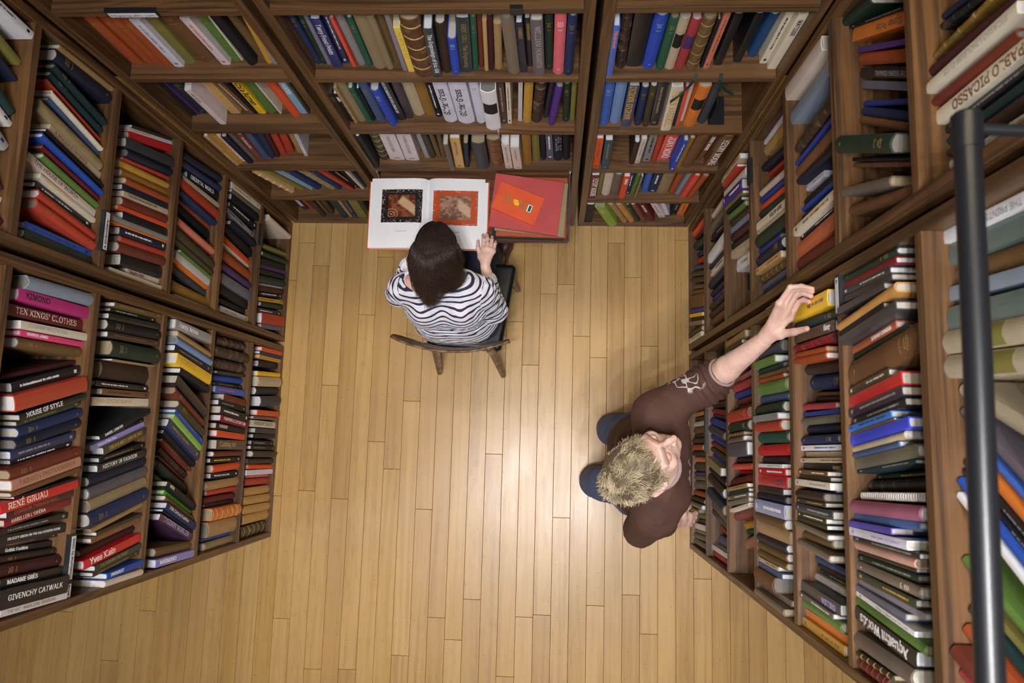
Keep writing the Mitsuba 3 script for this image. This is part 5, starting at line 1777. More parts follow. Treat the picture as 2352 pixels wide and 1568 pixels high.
# ---------------------------------------------------------------- soft bodies: smooth unions of tapered limbs on a grid, meshed by surface nets
class Field:
    def __init__(self, lo, hi, res):
        self.lo, self.res = np.asarray(lo, float), res
        self.n = np.ceil((np.asarray(hi, float) - self.lo) / res).astype(int) + 1
        self.g = np.full(self.n, 0.2, np.float32)

    def window(self, lo, hi):
        a = np.clip(np.floor((np.asarray(lo) - self.lo) / self.res).astype(int), 0, self.n - 1)
        b = np.clip(np.ceil((np.asarray(hi) - self.lo) / self.res).astype(int) + 1, 1, self.n)
        sl = tuple(slice(i, j) for i, j in zip(a, b))
        ax = [self.lo[k] + self.res * np.arange(a[k], b[k]) for k in range(3)]
        P = np.stack(np.meshgrid(*ax, indexing='ij'), -1).astype(np.float32)
        return sl, P

    def add(self, fn, lo, hi, k=0.02, op='union'):
        pad = 0.05 + k
        sl, P = self.window(np.asarray(lo) - pad, np.asarray(hi) + pad)
        if P.size == 0:
            return self
        d, g = fn(P), self.g[sl]
        if op == 'union':
            h = np.clip(k - np.abs(d - g), 0, None) / k
            self.g[sl] = np.minimum(d, g) - h * h * k * 0.25
        elif op == 'cut':
            d = -d
            h = np.clip(k - np.abs(d - g), 0, None) / k
            self.g[sl] = np.maximum(d, g) + h * h * k * 0.25
        return self

    def limb(self, pts, rs, k=0.02, op='union'):
        """A chain of tapered segments."""
        pts, rs = np.asarray(pts, float), np.broadcast_to(rs, (len(pts),))
        for a, b, ra, rb in zip(pts[:-1], pts[1:], rs[:-1], rs[1:]):
            def fn(P, a=a, b=b, ra=ra, rb=rb):
                ab = (b - a).astype(np.float32)
                q = P - a.astype(np.float32)
                t = np.clip(q @ ab / max(float(ab @ ab), 1e-9), 0, 1)
                return np.linalg.norm(q - t[..., None] * ab, axis=-1) - (ra + (rb - ra) * t)
            r = max(ra, rb)
            self.add(fn, np.minimum(a, b) - r, np.maximum(a, b) + r, k, op)
        return self

    def egg(self, c, radii, axes=np.eye(3), k=0.02, op='union'):
        """An ellipsoid; the rows of axes are its own axes."""
        c, radii, A = np.asarray(c, float), np.asarray(radii, float), np.asarray(axes, float)

        def fn(P):
            q = ((P - c.astype(np.float32)) @ A.T.astype(np.float32))
            k0 = np.linalg.norm(q / radii, axis=-1)
            k1 = np.linalg.norm(q / radii ** 2, axis=-1)
            return k0 * (k0 - 1) / np.maximum(k1, 1e-6)
        r = radii.max()
        return self.add(fn, c - r, c + r, k, op)

    def slab(self, pt, nrm, k=0.004):
        """Keeps only what lies behind the plane through pt with outward normal nrm."""
        n = np.asarray(nrm, float) / np.linalg.norm(nrm)
        ax = [self.lo[j] + self.res * np.arange(self.n[j]) for j in range(3)]
        d = (ax[0][:, None, None] - pt[0]) * n[0] + (ax[1][None, :, None] - pt[1]) * n[1] + (ax[2][None, None, :] - pt[2]) * n[2]
        self.g = np.maximum(self.g, d.astype(np.float32))
        return self

    def mesh(self):
        g, n = self.g, self.n
        s = g < 0
        c = np.stack([s[i:n[0] - 1 + i, j:n[1] - 1 + j, k:n[2] - 1 + k] for i in (0, 1) for j in (0, 1) for k in (0, 1)])
        cnt = c.sum(0)
        cell = (cnt > 0) & (cnt < 8)
        idx = np.full(cell.shape, -1, np.int64)
        ii = np.argwhere(cell)
        idx[cell] = np.arange(len(ii))
        acc, w = np.zeros((len(ii), 3)), np.zeros(len(ii))
        corners = np.array([(i, j, k) for i in (0, 1) for j in (0, 1) for k in (0, 1)])
        vals = np.stack([g[tuple((ii + o).T)] for o in corners], 1)
        for a in range(8):
            for b in range(a + 1, 8):
                if np.abs(corners[a] - corners[b]).sum() != 1:
                    continue
                va, vb = vals[:, a], vals[:, b]
                m = (va < 0) != (vb < 0)
                t = va[m] / (va[m] - vb[m])
                acc[m] += corners[a] + t[:, None] * (corners[b] - corners[a])
                w[m] += 1
        v = self.lo + self.res * (ii + acc / w[:, None])
        F = []
        for ax in range(3):
            o1, o2 = [(1, 2), (2, 0), (0, 1)][ax]
            e = np.zeros(3, int)
            e[ax] = 1
            A = s[:n[0] - e[0], :n[1] - e[1], :n[2] - e[2]]
            B = s[e[0]:, e[1]:, e[2]:]
            for flip, hit in ((False, A & ~B), (True, ~A & B)):
                p = np.argwhere(hit)
                ok = (p[:, o1] > 0) & (p[:, o2] > 0) & (p[:, o1] < n[o1] - 1) & (p[:, o2] < n[o2] - 1)
                p = p[ok]
                u1, u2 = np.zeros(3, int), np.zeros(3, int)
                u1[o1], u2[o2] = 1, 1
                q = np.stack([idx[tuple((p - u1 - u2).T)], idx[tuple((p - u2).T)], idx[tuple(p.T)], idx[tuple((p - u1).T)]], 1)
                F.append(q[:, ::-1] if flip else q)
        q = np.vstack(F)
        q = q[(q >= 0).all(1)]
        f = np.vstack([q[:, [0, 1, 2]], q[:, [0, 2, 3]]])
        m = trimesh.Trimesh(v, f, process=False)
        return m


def soften(m, n=4):
    trimesh.smoothing.filter_taubin(m, lamb=0.5, nu=0.53, iterations=n)
    return m


def seg_dist(p, a, b):
    a, b = np.asarray(a, float), np.asarray(b, float)
    ab = b - a
    t = np.clip((p - a) @ ab / (ab @ ab), 0, 1)
    return np.linalg.norm(p - a - t[:, None] * ab, axis=1), t


def unit(v):
    v = np.asarray(v, float)
    return v / np.linalg.norm(v)


def weld(meshes):
    """One closed surface out of several overlapping ones."""
    ms = []
    for m in meshes:
        mm = m3.Mesh(np.asarray(m.vertices, np.float32), np.asarray(m.faces, np.uint32))
        mm.merge()
        ms.append(m3.Manifold(mm))
    out = m3.Manifold.batch_boolean(ms, m3.OpType.Add)
    if out.num_tri() == 0:
        return cat(meshes)
    return tm(out)


def strands(roots, dirs, lengths, widths, shape, n, rnd_seed=0):
    """Thin three-sided hair tubes. shape(t, i) -> offset from the straight line; returns mesh and the strand number per vertex."""
    m = len(roots)
    t = np.linspace(0, 1, n)
    p = roots[:, None] + dirs[:, None] * (lengths[:, None] * t)[..., None] + shape(t, np.arange(m))
    tan = np.gradient(p, axis=1)
    tan /= np.linalg.norm(tan, axis=-1, keepdims=True) + 1e-12
    a = np.cross(tan, [0.31, 0.22, 0.92])
    a /= np.linalg.norm(a, axis=-1, keepdims=True) + 1e-12
    b = np.cross(tan, a)
    w = widths[:, None] * (1 - 0.75 * t ** 2)
    ring = np.stack([p + w[..., None] * (math.cos(q) * a + math.sin(q) * b) for q in (0, 2.0944, 4.18879)], 2)
    v = ring.reshape(-1, 3)
    base = (np.arange(m) * n * 3)[:, None, None]
    i = (np.arange(n - 1) * 3)[None, :, None]
    j = np.arange(3)[None, None, :]
    k = (j + 1) % 3
    q = np.stack([base + i + j, base + i + k, base + i + 3 + k, base + i + 3 + j], -1).reshape(-1, 4)
    return v, np.vstack([q[:, [0, 1, 2]], q[:, [0, 2, 3]]]), np.repeat(np.arange(m), n * 3)


def hand(wrist, knuckles, tips, mids, thumb, r, res=0.0024):
    """A palm and five bent fingers: knuckles, mids and tips hold one point per finger (index to little), thumb is base, middle, tip."""
    allp = np.vstack([[wrist], knuckles, tips, mids, thumb])
    F = Field(allp.min(0) - 0.035, allp.max(0) + 0.035, res)
    fr = np.array([1.0, 1.05, 1.0, 0.85]) * r
    for kn, rr in zip(knuckles, fr):
        F.limb([np.asarray(wrist) * 0.85 + np.asarray(kn) * 0.15, kn], [r * 1.35, rr * 1.18], 0.012)
    for a, b in zip(knuckles[:-1], knuckles[1:]):
        F.limb([a, b], [r * 1.05, r * 1.05], 0.008)
    mid = (np.asarray(knuckles[0]) + np.asarray(wrist)) / 2
    kc = np.mean(np.asarray(knuckles), 0)
    F.limb([wrist, np.asarray(wrist) * 0.45 + kc * 0.55], [r * 2.55, r * 1.7], 0.012)
    F.limb([np.asarray(wrist) * 0.7 + np.asarray(thumb[0]) * 0.3, thumb[0]], [r * 1.3, r * 1.45], 0.014)
    F.limb([thumb[0], mid], [r * 1.3, r * 1.2], 0.014)
    for kn, md, tp, rr in zip(knuckles, mids, tips, fr):
        kn, md, tp = map(np.asarray, (kn, md, tp))
        d3 = md * 0.45 + tp * 0.55 + (md - (kn + tp) / 2) * 0.22
        F.limb([kn, md, d3, tp], [rr * 1.08, rr * 0.98, rr * 0.88, rr * 0.74], 0.0035)
        F.egg(md, [rr * 1.03] * 3, k=0.003)
    F.limb(thumb, [r * 1.35, r * 1.12, r * 0.86], 0.005)
    return soften(F.mesh(), 3)


def skin_col(p, n, uv):
    blotch = fbm(p.x * 40, p.y * 40, p.z * 40, octaves=3)
    c = mix([0.66, 0.445, 0.365], [0.60, 0.36, 0.285], smoothstep(0.35, 0.75, blotch))
    c = mix(c, mi.Color3f(0.56, 0.22, 0.19), dr.clip(uv.x, 0, 1) * 0.8)       # lips, knuckles, ears
    return mix(c, mi.Color3f(0.10, 0.06, 0.04), dr.clip(uv.y, 0, 1))


scene['skin'] = {'type': 'principled', 'base_color': proc(skin_col), 'roughness': 0.46, 'specular': 0.4, 'sheen': 0.1}
scene['eye_white'] = {'type': 'principled', 'base_color': {'type': 'rgb', 'value': [0.62, 0.6, 0.58]}, 'roughness': 0.15}
scene['eye_iris'] = {'type': 'principled', 'base_color': {'type': 'rgb', 'value': [0.03, 0.035, 0.04]}, 'roughness': 0.1}


def denim_col(p, n, uv):
    w = noise(p.x * 700, p.y * 700, p.z * 700)
    f = fbm(p.x * 9, p.y * 9, p.z * 9, octaves=3)
    k = dr.clip(uv.x, 0, 1)
    return mix([0.012, 0.016, 0.032], [0.055, 0.085, 0.17], k) * (0.6 + 0.5 * w + 0.5 * f)


scene['denim'] = {'type': 'principled', 'base_color': proc(denim_col), 'roughness': 0.75, 'sheen': 0.3}
scene['boot_leather'] = {'type': 'principled', 'base_color': proc(lambda p, n, uv: mix([0.04, 0.015, 0.012], [0.10, 0.04, 0.03], fbm(p.x * 50, p.y * 50, p.z * 50))), 'roughness': 0.35, 'specular': 0.6}
scene['boot_sole'] = {'type': 'principled', 'base_color': {'type': 'rgb', 'value': [0.02, 0.017, 0.015]}, 'roughness': 0.6}
scene['trainer'] = {'type': 'principled', 'base_color': {'type': 'rgb', 'value': [0.5, 0.49, 0.48]}, 'roughness': 0.5}


def head_mesh(c, F, U, R, s=1.0, res=0.0026):
    """A head with brow, eye sockets, nose, lips, chin and ears; F faces forward, U up, R to its right."""
    A = np.stack([F, R, U])
    c = np.asarray(c, float)

    def at(f, r, u):
        return c + s * (f * np.asarray(F) + r * np.asarray(R) + u * np.asarray(U))
    G = Field(c - 0.16 * s, c + 0.16 * s, res)
    G.egg(at(-0.012, 0, 0.032), np.array([0.094, 0.073, 0.080]) * s, A, 0.02)            # skull
    G.egg(at(0.030, 0, -0.020), np.array([0.060, 0.060, 0.082]) * s, A, 0.03)            # face
    G.egg(at(0.046, 0, -0.066), np.array([0.040, 0.046, 0.036]) * s, A, 0.025)           # jaw
    G.egg(at(0.078, 0, -0.088), np.array([0.014, 0.019, 0.013]) * s, A, 0.02)            # chin
    for r in (-1, 1):
        G.egg(at(0.058, r * 0.045, -0.022), np.array([0.022, 0.020, 0.020]) * s, A, 0.018)   # cheekbone
        G.limb([at(0.086, r * 0.012, 0.024), at(0.070, r * 0.047, 0.022)], [0.0085 * s, 0.009 * s], 0.012)   # brow
        G.egg(at(0.096, r * 0.032, 0.005), np.array([0.016, 0.016, 0.0105]) * s, A, 0.012, 'cut')
        G.egg(at(0.0755, r * 0.0315, 0.004), np.array([0.0125, 0.0135, 0.0125]) * s, A, 0.003)   # eyeball under its lid
    G.limb([at(0.088, 0, 0.014), at(0.104, 0, -0.012), at(0.113, 0, -0.026)], [0.0075 * s, 0.0085 * s, 0.0105 * s], 0.010)   # nose
    for r in (-1, 1):
        G.egg(at(0.099, r * 0.0105, -0.030), np.array([0.010, 0.0075, 0.0075]) * s, A, 0.005)
    G.limb([at(0.083, -0.019, -0.0545), at(0.0935, 0, -0.0525), at(0.083, 0.019, -0.0545)], [0.0036 * s, 0.0058 * s, 0.0036 * s], 0.004)
    G.limb([at(0.081, -0.017, -0.0625), at(0.0915, 0, -0.0645), at(0.081, 0.017, -0.0625)], [0.004 * s, 0.0068 * s, 0.004 * s], 0.004)
    for r in (-1, 1):                                                                    # ears
        ring = [at(-0.012 - 0.019 * math.sin(q) * (0.9 if q < PI else 1.0), r * (0.074 + 0.010 * (1 - math.cos(q)) / 2), -0.004 + 0.030 * math.cos(q)) for q in np.linspace(-0.5, PI + 0.6, 9)]
        G.limb(ring, 0.0048 * s, 0.003)
        G.egg(at(-0.010, r * 0.073, -0.006), np.array([0.016, 0.0045, 0.024]) * s, A, 0.006)
        G.egg(at(0.0, r * 0.078, -0.030), np.array([0.008, 0.005, 0.009]) * s, A, 0.004)
    return soften(G.mesh(), 2), at

# ---------------------------------------------------------------- the seated woman
def V(*a):
    return np.array(a, float)


wm = thing('person', 'seated person with long dark hair in a striped top, reading the open art book', 'person')
W_F, W_U = unit((0.03, 0.62, -0.78)), None
W_R = unit(np.cross(W_F, (0, 0, 1.0)))
W_U = np.cross(W_R, W_F)
head_c = V(-0.472, 0.705, 1.055)
hm, hat = head_mesh(head_c, W_F, W_U, W_R, 0.92, 0.0032)
PEL, LUM, CHE, UPP, NEC = V(-0.445, 0.53, 0.577), V(-0.448, 0.515, 0.665), V(-0.455, 0.545, 0.83), V(-0.462, 0.588, 0.935), V(-0.466, 0.63, 0.995)
SL, SR = V(-0.625, 0.585, 0.915), V(-0.300, 0.580, 0.905)
EL, ER = V(-0.690, 0.610, 0.690), V(-0.262, 0.540, 0.700)
WL, WR = V(-0.600, 0.752, 0.835), V(-0.301, 0.716, 0.792)
HIPL, HIPR = V(-0.545, 0.54, 0.556), V(-0.350, 0.53, 0.556)
KNL, KNR = V(-0.500, 0.90, 0.545), V(-0.345, 0.89, 0.545)
ANL, ANR = V(-0.44, 0.930, 0.10), V(-0.315, 0.915, 0.10)


def w_torso(F, g):
    F.limb([PEL + V(-0.075, 0, 0), PEL + V(0.075, 0, 0)], 0.112 + g, 0.04)
    F.limb([LUM + V(-0.062, 0, 0), LUM + V(0.062, 0, 0)], 0.088 + g, 0.06)
    F.limb([CHE + V(-0.072, 0, 0), CHE + V(0.072, 0, 0)], 0.098 + g, 0.06)
    F.limb([CHE + V(-0.055, 0.055, -0.02), CHE + V(0.055, 0.055, -0.02)], 0.062 + g, 0.05)
    F.limb([UPP + V(-0.095, 0, 0), UPP + V(0.095, 0, 0)], 0.066 + g, 0.05)
    F.limb([SL + V(0.02, 0, 0.005), NEC + V(-0.03, -0.02, -0.025)], [0.050 + g, 0.048 + g], 0.04)
    F.limb([SR + V(-0.02, 0, 0.005), NEC + V(0.03, -0.02, -0.025)], [0.050 + g, 0.048 + g], 0.04)
    F.egg(CHE + V(-0.075, -0.055, 0.05), V(0.05, 0.045, 0.07) + g, k=0.05)      # shoulder blades
    F.egg(CHE + V(0.075, -0.055, 0.05), V(0.05, 0.045, 0.07) + g, k=0.05)


B = Field((-0.83, 0.36, 0.40), (-0.16, 1.05, 1.12), 0.006)
w_torso(B, -0.004)
B.limb([NEC + V(0, -0.01, -0.03), NEC + V(0, 0.035, 0.035), head_c - W_F * 0.03 - W_U * 0.03], [0.058, 0.050, 0.052], 0.03)
B.limb([SL, EL], [0.047, 0.038], 0.02).limb([SR, ER], [0.047, 0.038], 0.02)
B.limb([EL, EL * 0.5 + WL * 0.5, WL], [0.038, 0.036, 0.026], 0.012).limb([ER, ER * 0.6 + WR * 0.4, WR], [0.036, 0.033, 0.0215], 0.012)
body = soften(B.mesh(), 4)
LEGF = Field((-0.66, 0.42, 0.02), (-0.20, 1.10, 0.66), 0.008)
for h, kn, an in ((HIPL, KNL, ANL), (HIPR, KNR, ANR)):
    LEGF.limb([h, kn, kn * 0.65 + an * 0.35 + V(0, -0.02, 0), an], [0.082, 0.056, 0.052, 0.036], 0.02)
LEGF.limb([HIPL, HIPR], 0.09, 0.04)
legs = soften(LEGF.mesh(), 3)
hr = hand(WR, [V(-0.312, 0.788, 0.800), V(-0.294, 0.792, 0.804), V(-0.278, 0.788, 0.801), V(-0.266, 0.780, 0.796)],
          [V(-0.317, 0.858, 0.776), V(-0.300, 0.862, 0.778), V(-0.277, 0.852, 0.772), V(-0.262, 0.832, 0.768)],
          [V(-0.312, 0.828, 0.800), V(-0.294, 0.834, 0.803), V(-0.275, 0.828, 0.800), V(-0.261, 0.813, 0.793)],
          [V(-0.322, 0.755, 0.792), V(-0.336, 0.795, 0.790), V(-0.337, 0.829, 0.778)], 0.0078)
hl = hand(WL, [V(-0.568, 0.800, 0.885), V(-0.572, 0.812, 0.872), V(-0.577, 0.822, 0.857), V(-0.584, 0.827, 0.843)],
          [V(-0.520, 0.800, 0.895), V(-0.522, 0.815, 0.880), V(-0.530, 0.826, 0.864), V(-0.540, 0.830, 0.850)],
          [V(-0.538, 0.832, 0.900), V(-0.542, 0.845, 0.885), V(-0.548, 0.853, 0.868), V(-0.556, 0.855, 0.852)],
          [V(-0.585, 0.770, 0.868), V(-0.560, 0.770, 0.892), V(-0.540, 0.778, 0.912)], 0.0078)
skin_all = weld([body, hm, hr, hl, legs])
kn = np.zeros(len(skin_all.vertices))
for q in [V(-0.312, 0.788, 0.808), V(-0.294, 0.792, 0.812), V(-0.278, 0.788, 0.809), V(-0.317, 0.862, 0.774), V(-0.300, 0.866, 0.776), V(-0.337, 0.835, 0.776)]:
    kn = np.maximum(kn, np.clip(1 - np.linalg.norm(skin_all.vertices - q, axis=1) / 0.014, 0, 1) * 0.4)
part(wm, 'body', skin_all, 'skin', smooth=True, uv=np.c_[kn, np.zeros(len(kn))])

# the striped top
S = Field((-0.83, 0.33, 0.46), (-0.16, 1.05, 1.06), 0.0052)
w_torso(S, 0.007)
CUR, CUL = V(-0.290, 0.655, 0.765), V(-0.628, 0.706, 0.795)
S.limb([SL, EL, CUL], [0.060, 0.050, 0.042], 0.03).limb([SR, ER, CUR], [0.060, 0.050, 0.040], 0.03)
S.egg(V(-0.488, 0.634, 1.002), V(0.136, 0.086, 0.062), k=0.012, op='cut')
S.slab(PEL + V(0, 0, -0.055), (0, 0.25, -0.97))
shirt = S.mesh()
soften(shirt, 3)
# cut off the shirt beyond the wrists, let folds run across the back and round the sleeves
p = shirt.vertices.copy()
dT, tT = seg_dist(p, PEL, NEC)
dA = [seg_dist(p, a, b) for a, b in ((SL, EL), (EL, CUL), (SR, ER), (ER, CUR))]
arm = np.stack([d - r for (d, _), r in zip(dA, (0.055, 0.045, 0.055, 0.045))], 1)
near = arm.argmin(1)
is_arm = (arm.min(1) < 0.016) & (np.where(near < 2, p[:, 0] < -0.585 - 0.02 * (p[:, 2] < 0.8), p[:, 0] > -0.335))
spine_dir = unit(NEC - LUM)
down = (NEC - p) @ spine_dir
folds = meshkit.fbm(np.c_[p[:, 0] * 9, p[:, 1] * 9, p[:, 2] * 42 + 14 * p[:, 0]], 3, 4) - 0.5
gather_r = np.exp(-np.linalg.norm(p - V(-0.335, 0.49, 0.83), axis=1) / 0.08)
gather_l = np.exp(-np.linalg.norm(p - V(-0.60, 0.50, 0.82), axis=1) / 0.08)
low = np.clip((down - 0.12) / 0.18, 0, 1)
fan = np.sin(np.arctan2(p[:, 2] - 0.83, p[:, 0] + 0.335) * 16) * gather_r + np.sin(np.arctan2(p[:, 2] - 0.82, p[:, 0] + 0.60) * 14) * gather_l
amp = folds * (0.004 + 0.022 * low * ~is_arm) + 0.006 * fan * ~is_arm
sl = np.where(near % 2 == 0, 0.0, 1.0)
ringfold = np.sin((p @ unit((0.3, -0.5, 0.8))) * 230 + 6 * folds) * 0.0028
amp = np.where(is_arm, ringfold + folds * 0.006, amp)
qn = np.linalg.norm((p - V(-0.488, 0.634, 1.002)) / V(0.136, 0.086, 0.062), axis=1)
amp *= 0.1 + 0.9 * np.clip((qn - 1.05) / 0.5, 0, 1)
shirt.vertices = p + shirt.vertex_normals * amp[:, None]
along = np.zeros(len(p))
for i, ((d, t), (a, b), off) in enumerate(zip(dA, ((SL, EL), (EL, CUL), (SR, ER), (ER, CUR)), (0, 1, 0, 1))):
    L0 = np.linalg.norm((EL - SL) if i < 2 else (ER - SR))
    s_ = (t * np.linalg.norm(b - a) + L0) if off else (p - a) @ unit(b - a)
    along = np.where(near == i, s_, along)
coord = np.where(is_arm, along * 1.0 + 0.012, down + 0.030 * folds * (1 + 1.6 * low) + 0.012 * fan)


def stripe_col(p, n, uv):
    s = uv.x / 0.0225
    d = dr.abs(s - dr.floor(s) - 0.5)
    ink = 1 - smoothstep(0.145, 0.185, d)
    weave = noise(p.x * 1100, p.y * 1100, p.z * 1100)
    return mix([0.70, 0.69, 0.735], [0.018, 0.018, 0.055], ink) * (0.88 + 0.14 * weave)


scene['striped_jersey'] = {'type': 'twosided', 'bsdf': {'type': 'principled', 'base_color': proc(stripe_col), 'roughness': 0.8, 'sheen': 0.3}}
cT = down + 0.018 * folds * (0.6 + 2.4 * low) + 0.012 * fan + 0.9
cA = along + 0.912
fc = is_arm[shirt.faces].sum(1) >= 2
nv = len(p)
sv = np.vstack([shirt.vertices, shirt.vertices])
sf = shirt.faces + np.where(fc, nv, 0)[:, None]
k_ = key_for(wm + '__striped_top')
path = meshkit.write_ply(trimesh.Trimesh(sv, sf, process=False), True, uv=np.c_[np.r_[cT, cA], np.zeros(2 * nv)], normals=np.vstack([shirt.vertex_normals] * 2))
scene[k_] = {'type': 'ply', 'filename': path, 'face_normals': False, 'bsdf': {'type': 'ref', 'id': 'striped_jersey'}}
# jeans
J = Field((-0.70, 0.36, 0.05), (-0.16, 1.10, 0.70), 0.008)
for h, k_, an in ((HIPL, KNL, ANL), (HIPR, KNR, ANR)):
    J.limb([h, k_, k_ * 0.65 + an * 0.35 + V(0, -0.02, 0), an + V(0, 0, 0.05)], [0.090, 0.063, 0.060, 0.048], 0.02)
J.limb([PEL + V(-0.078, 0, 0), PEL + V(0.078, 0, 0)], 0.119, 0.04)
J.slab(PEL + V(0, 0, 0.035), (0, -0.2, 0.98))
jeans = soften(J.mesh(), 3)
jeans.vertices += jeans.vertex_normals * (0.006 * (meshkit.fbm(jeans.vertices * 22, 3, 9) - 0.5))[:, None]
part(wm, 'jeans', jeans, 'denim', smooth=True, uv=np.zeros((len(jeans.vertices), 2)))
for an, dx in ((ANL, -0.02), (ANR, 0.045)):
    Bo = Field(an - V(0.10, 0.10, 0.11), an + V(0.16, 0.22, 0.12), 0.005)
    Bo.limb([an + V(0, -0.005, 0.10), an + V(0, 0, 0.0)], [0.050, 0.047], 0.02)
    Bo.limb([an + V(0, -0.02, -0.055), an + V(dx, 0.10, -0.062), an + V(dx * 1.4, 0.15, -0.066)], [0.034, 0.036, 0.028], 0.02)
    Bo.slab((0, 0, 0.006), (0, 0, -1))
    k_ = part(wm, 'boot', soften(Bo.mesh(), 3), 'boot_leather', smooth=True)
    So = Field(an - V(0.10, 0.10, 0.11), an + V(0.16, 0.22, 0.0), 0.005)
    So.limb([an + V(0, -0.02, -0.075), an + V(dx, 0.10, -0.075), an + V(dx * 1.4, 0.15, -0.075)], [0.037, 0.039, 0.031], 0.01)
    So.slab((0, 0, 0.0008), (0, 0, -1)).slab((0, 0, 0.026), (0, 0, 1))
    part(k_, 'sole', So.mesh(), 'boot_sole', smooth=40)
for z_, rr in ((V(-0.2945, 0.815, 0.803), 0.0088), (V(-0.2765, 0.808, 0.800), 0.0088)):
    part(wm, 'ring', tube([z_ + 0.0095 * (math.cos(q) * V(1, 0, 0) + math.sin(q) * V(0, 0.2, 1)) for q in np.linspace(0, 2 * PI, 19)], 0.0013, 8, False), 'bright_steel', smooth=40)

# her hair: a cap parted in the middle, long locks falling to the shoulders and back
def hair_col(p, n, uv):
    t = uv.x
    s = 0.75 + 0.5 * noise(p.x * 260, p.y * 260, p.z * 90)
    return mix([0.0105, 0.0075, 0.007], [0.085, 0.045, 0.028], t) * s


scene['dark_hair'] = {'type': 'twosided', 'bsdf': {'type': 'principled', 'base_color': proc(hair_col), 'roughness': 0.34, 'specular': 0.5}}
H = Field((-0.66, 0.50, 0.84), (-0.30, 0.88, 1.22), 0.005)
HA = np.stack([W_F, W_R, W_U])
H.egg(hat(-0.014, 0, 0.036), V(0.108, 0.070, 0.088), HA, 0.02)
H.egg(hat(-0.055, 0, -0.02), V(0.068, 0.064, 0.090), HA, 0.04)
for r in (-1, 1):
    H.limb([hat(0.03, r * 0.050, 0.04), hat(0.005, r * 0.052, -0.05), hat(-0.02, r * 0.050, -0.11)], [0.025, 0.024, 0.018], 0.03)
H.limb([hat(-0.08, 0, 0.0), V(-0.470, 0.640, 1.055), V(-0.482, 0.595, 1.010)], [0.055, 0.044, 0.024], 0.04)
H.egg(hat(0.085, 0, -0.06), V(0.075, 0.054, 0.09), HA, 0.02, 'cut')
cap = soften(H.mesh(), 4)
hr_ = np.random.default_rng(4)
from scipy.spatial import cKDTree
tree, cnorm = cKDTree(cap.vertices), np.array(cap.vertex_normals)
N, n_pt, step = 6000, 22, 0.0150
part_a, part_b = hat(0.078, 0.002, 0.095), hat(-0.045, -0.004, 0.135)
u = np.clip(hr_.beta(1.1, 0.9, N) * 1.05, 0, 1)
side = np.where(hr_.random(N) < 0.5, -1.0, 1.0)
roots = part_a + (part_b - part_a) * u[:, None] + W_R * (side * hr_.uniform(0.0005, 0.004, N))[:, None]
late = hr_.random(N) < 0.42                       # locks that start lower on the cap and thicken the hair
sp, si = trimesh.sample.sample_surface(cap, N, seed=5)
okp = (sp - hat(0, 0, 0)) @ W_F < 0.06
roots = np.where((late & okp)[:, None], sp, roots)
d0, i0 = tree.query(roots)
roots = cap.vertices[i0]
ang = np.clip((u - 0.30) / 0.70, 0, 1) + hr_.normal(0, 0.10, N)         # 0: falls beside the face, 1: falls down the back
side = np.where(late & okp, np.sign((roots - hat(0, 0, 0)) @ W_R + 1e-6), side)
back = np.where(late & okp, np.clip(0.5 - ((roots - hat(0, 0, 0)) @ W_F) / 0.12, 0, 1), ang)
flow = W_R * (side * (0.75 - 0.68 * back))[:, None] - W_F * (0.25 + 1.1 * back)[:, None] - W_U * 0.25
flow /= np.linalg.norm(flow, axis=1, keepdims=True)
# where the free ends fall
pick = hr_.random(N)
tgt = np.where(side[:, None] < 0, V(-0.532, 0.650, 0.965), V(-0.412, 0.645, 0.975))
mid_t, flare_t, left_t = V(-0.490, 0.520, 0.962), V(-0.366, 0.630, 0.985), V(-0.528, 0.600, 0.975)
right_side = side[:, None] > 0
spread = np.where(right_side, np.where(pick[:, None] < 0.66, flare_t, mid_t), np.where(pick[:, None] < 0.72, mid_t, left_t))
tgt = np.where(back[:, None] > 0.42, spread, tgt) + hr_.normal(0, 1, (N, 3)) * V(0.013, 0.013, 0.004)
P, pos, gone = [roots], roots.copy(), np.zeros(N)
stop = hr_.uniform(0.72, 1.0, N)
for k_ in range(n_pt - 1):
    di, ii = tree.query(pos)
    nrm = cnorm[ii]
    free = np.clip((0.25 - nrm[:, 2]) / 0.55, 0, 1) * 0.5 + 0.5 * np.clip((k_ - 8) / 3.0, 0, 1)
    to_t = tgt - pos
    dist = np.linalg.norm(to_t, axis=1, keepdims=True)
    w_t = np.clip(free + 0.10 * k_ / n_pt, 0, 1)[:, None]
    dirn = flow * (1 - w_t) + np.array([0, 0, -0.35]) * (1 - w_t) + (to_t / np.maximum(dist, 1e-4)) * w_t * 1.3
    dirn /= np.linalg.norm(dirn, axis=1, keepdims=True) + 1e-9
    if k_:
        dirn = 0.55 * dirn + 0.45 * pdir
        dirn /= np.linalg.norm(dirn, axis=1, keepdims=True) + 1e-9
    pdir = dirn
    new = pos + dirn * np.minimum(step * np.where(k_ / n_pt < stop, 1.0, 0.3), np.maximum(dist[:, 0] * 0.22, 0.0004))[:, None]
    dj, jj = tree.query(new)
    nn_ = cnorm[jj]
    h_ = np.einsum('ij,ij->i', new - cap.vertices[jj], nn_)
    lift = 0.0012 + 0.0034 * ((np.arange(N) * 0.61803) % 1.0)
    push = np.where(dj < 0.03, np.clip(lift - h_, 0, 0.02), 0)
    pull = np.where((dj < 0.06) & (h_ > lift), -(h_ - lift) * (1.0 if k_ < 9 else 0.0), 0)
    new = new + nn_ * (push + pull)[:, None]
    pos = new
    P.append(pos.copy())
paths = np.stack(P, 1)
lock = meshkit.noise(roots * 60, 3)
wave = np.stack([meshkit.noise(np.c_[roots[:, :2] * 45, np.full(N, q * 0.45)], 6 + q % 2) for q in range(n_pt)], 1) - 0.5
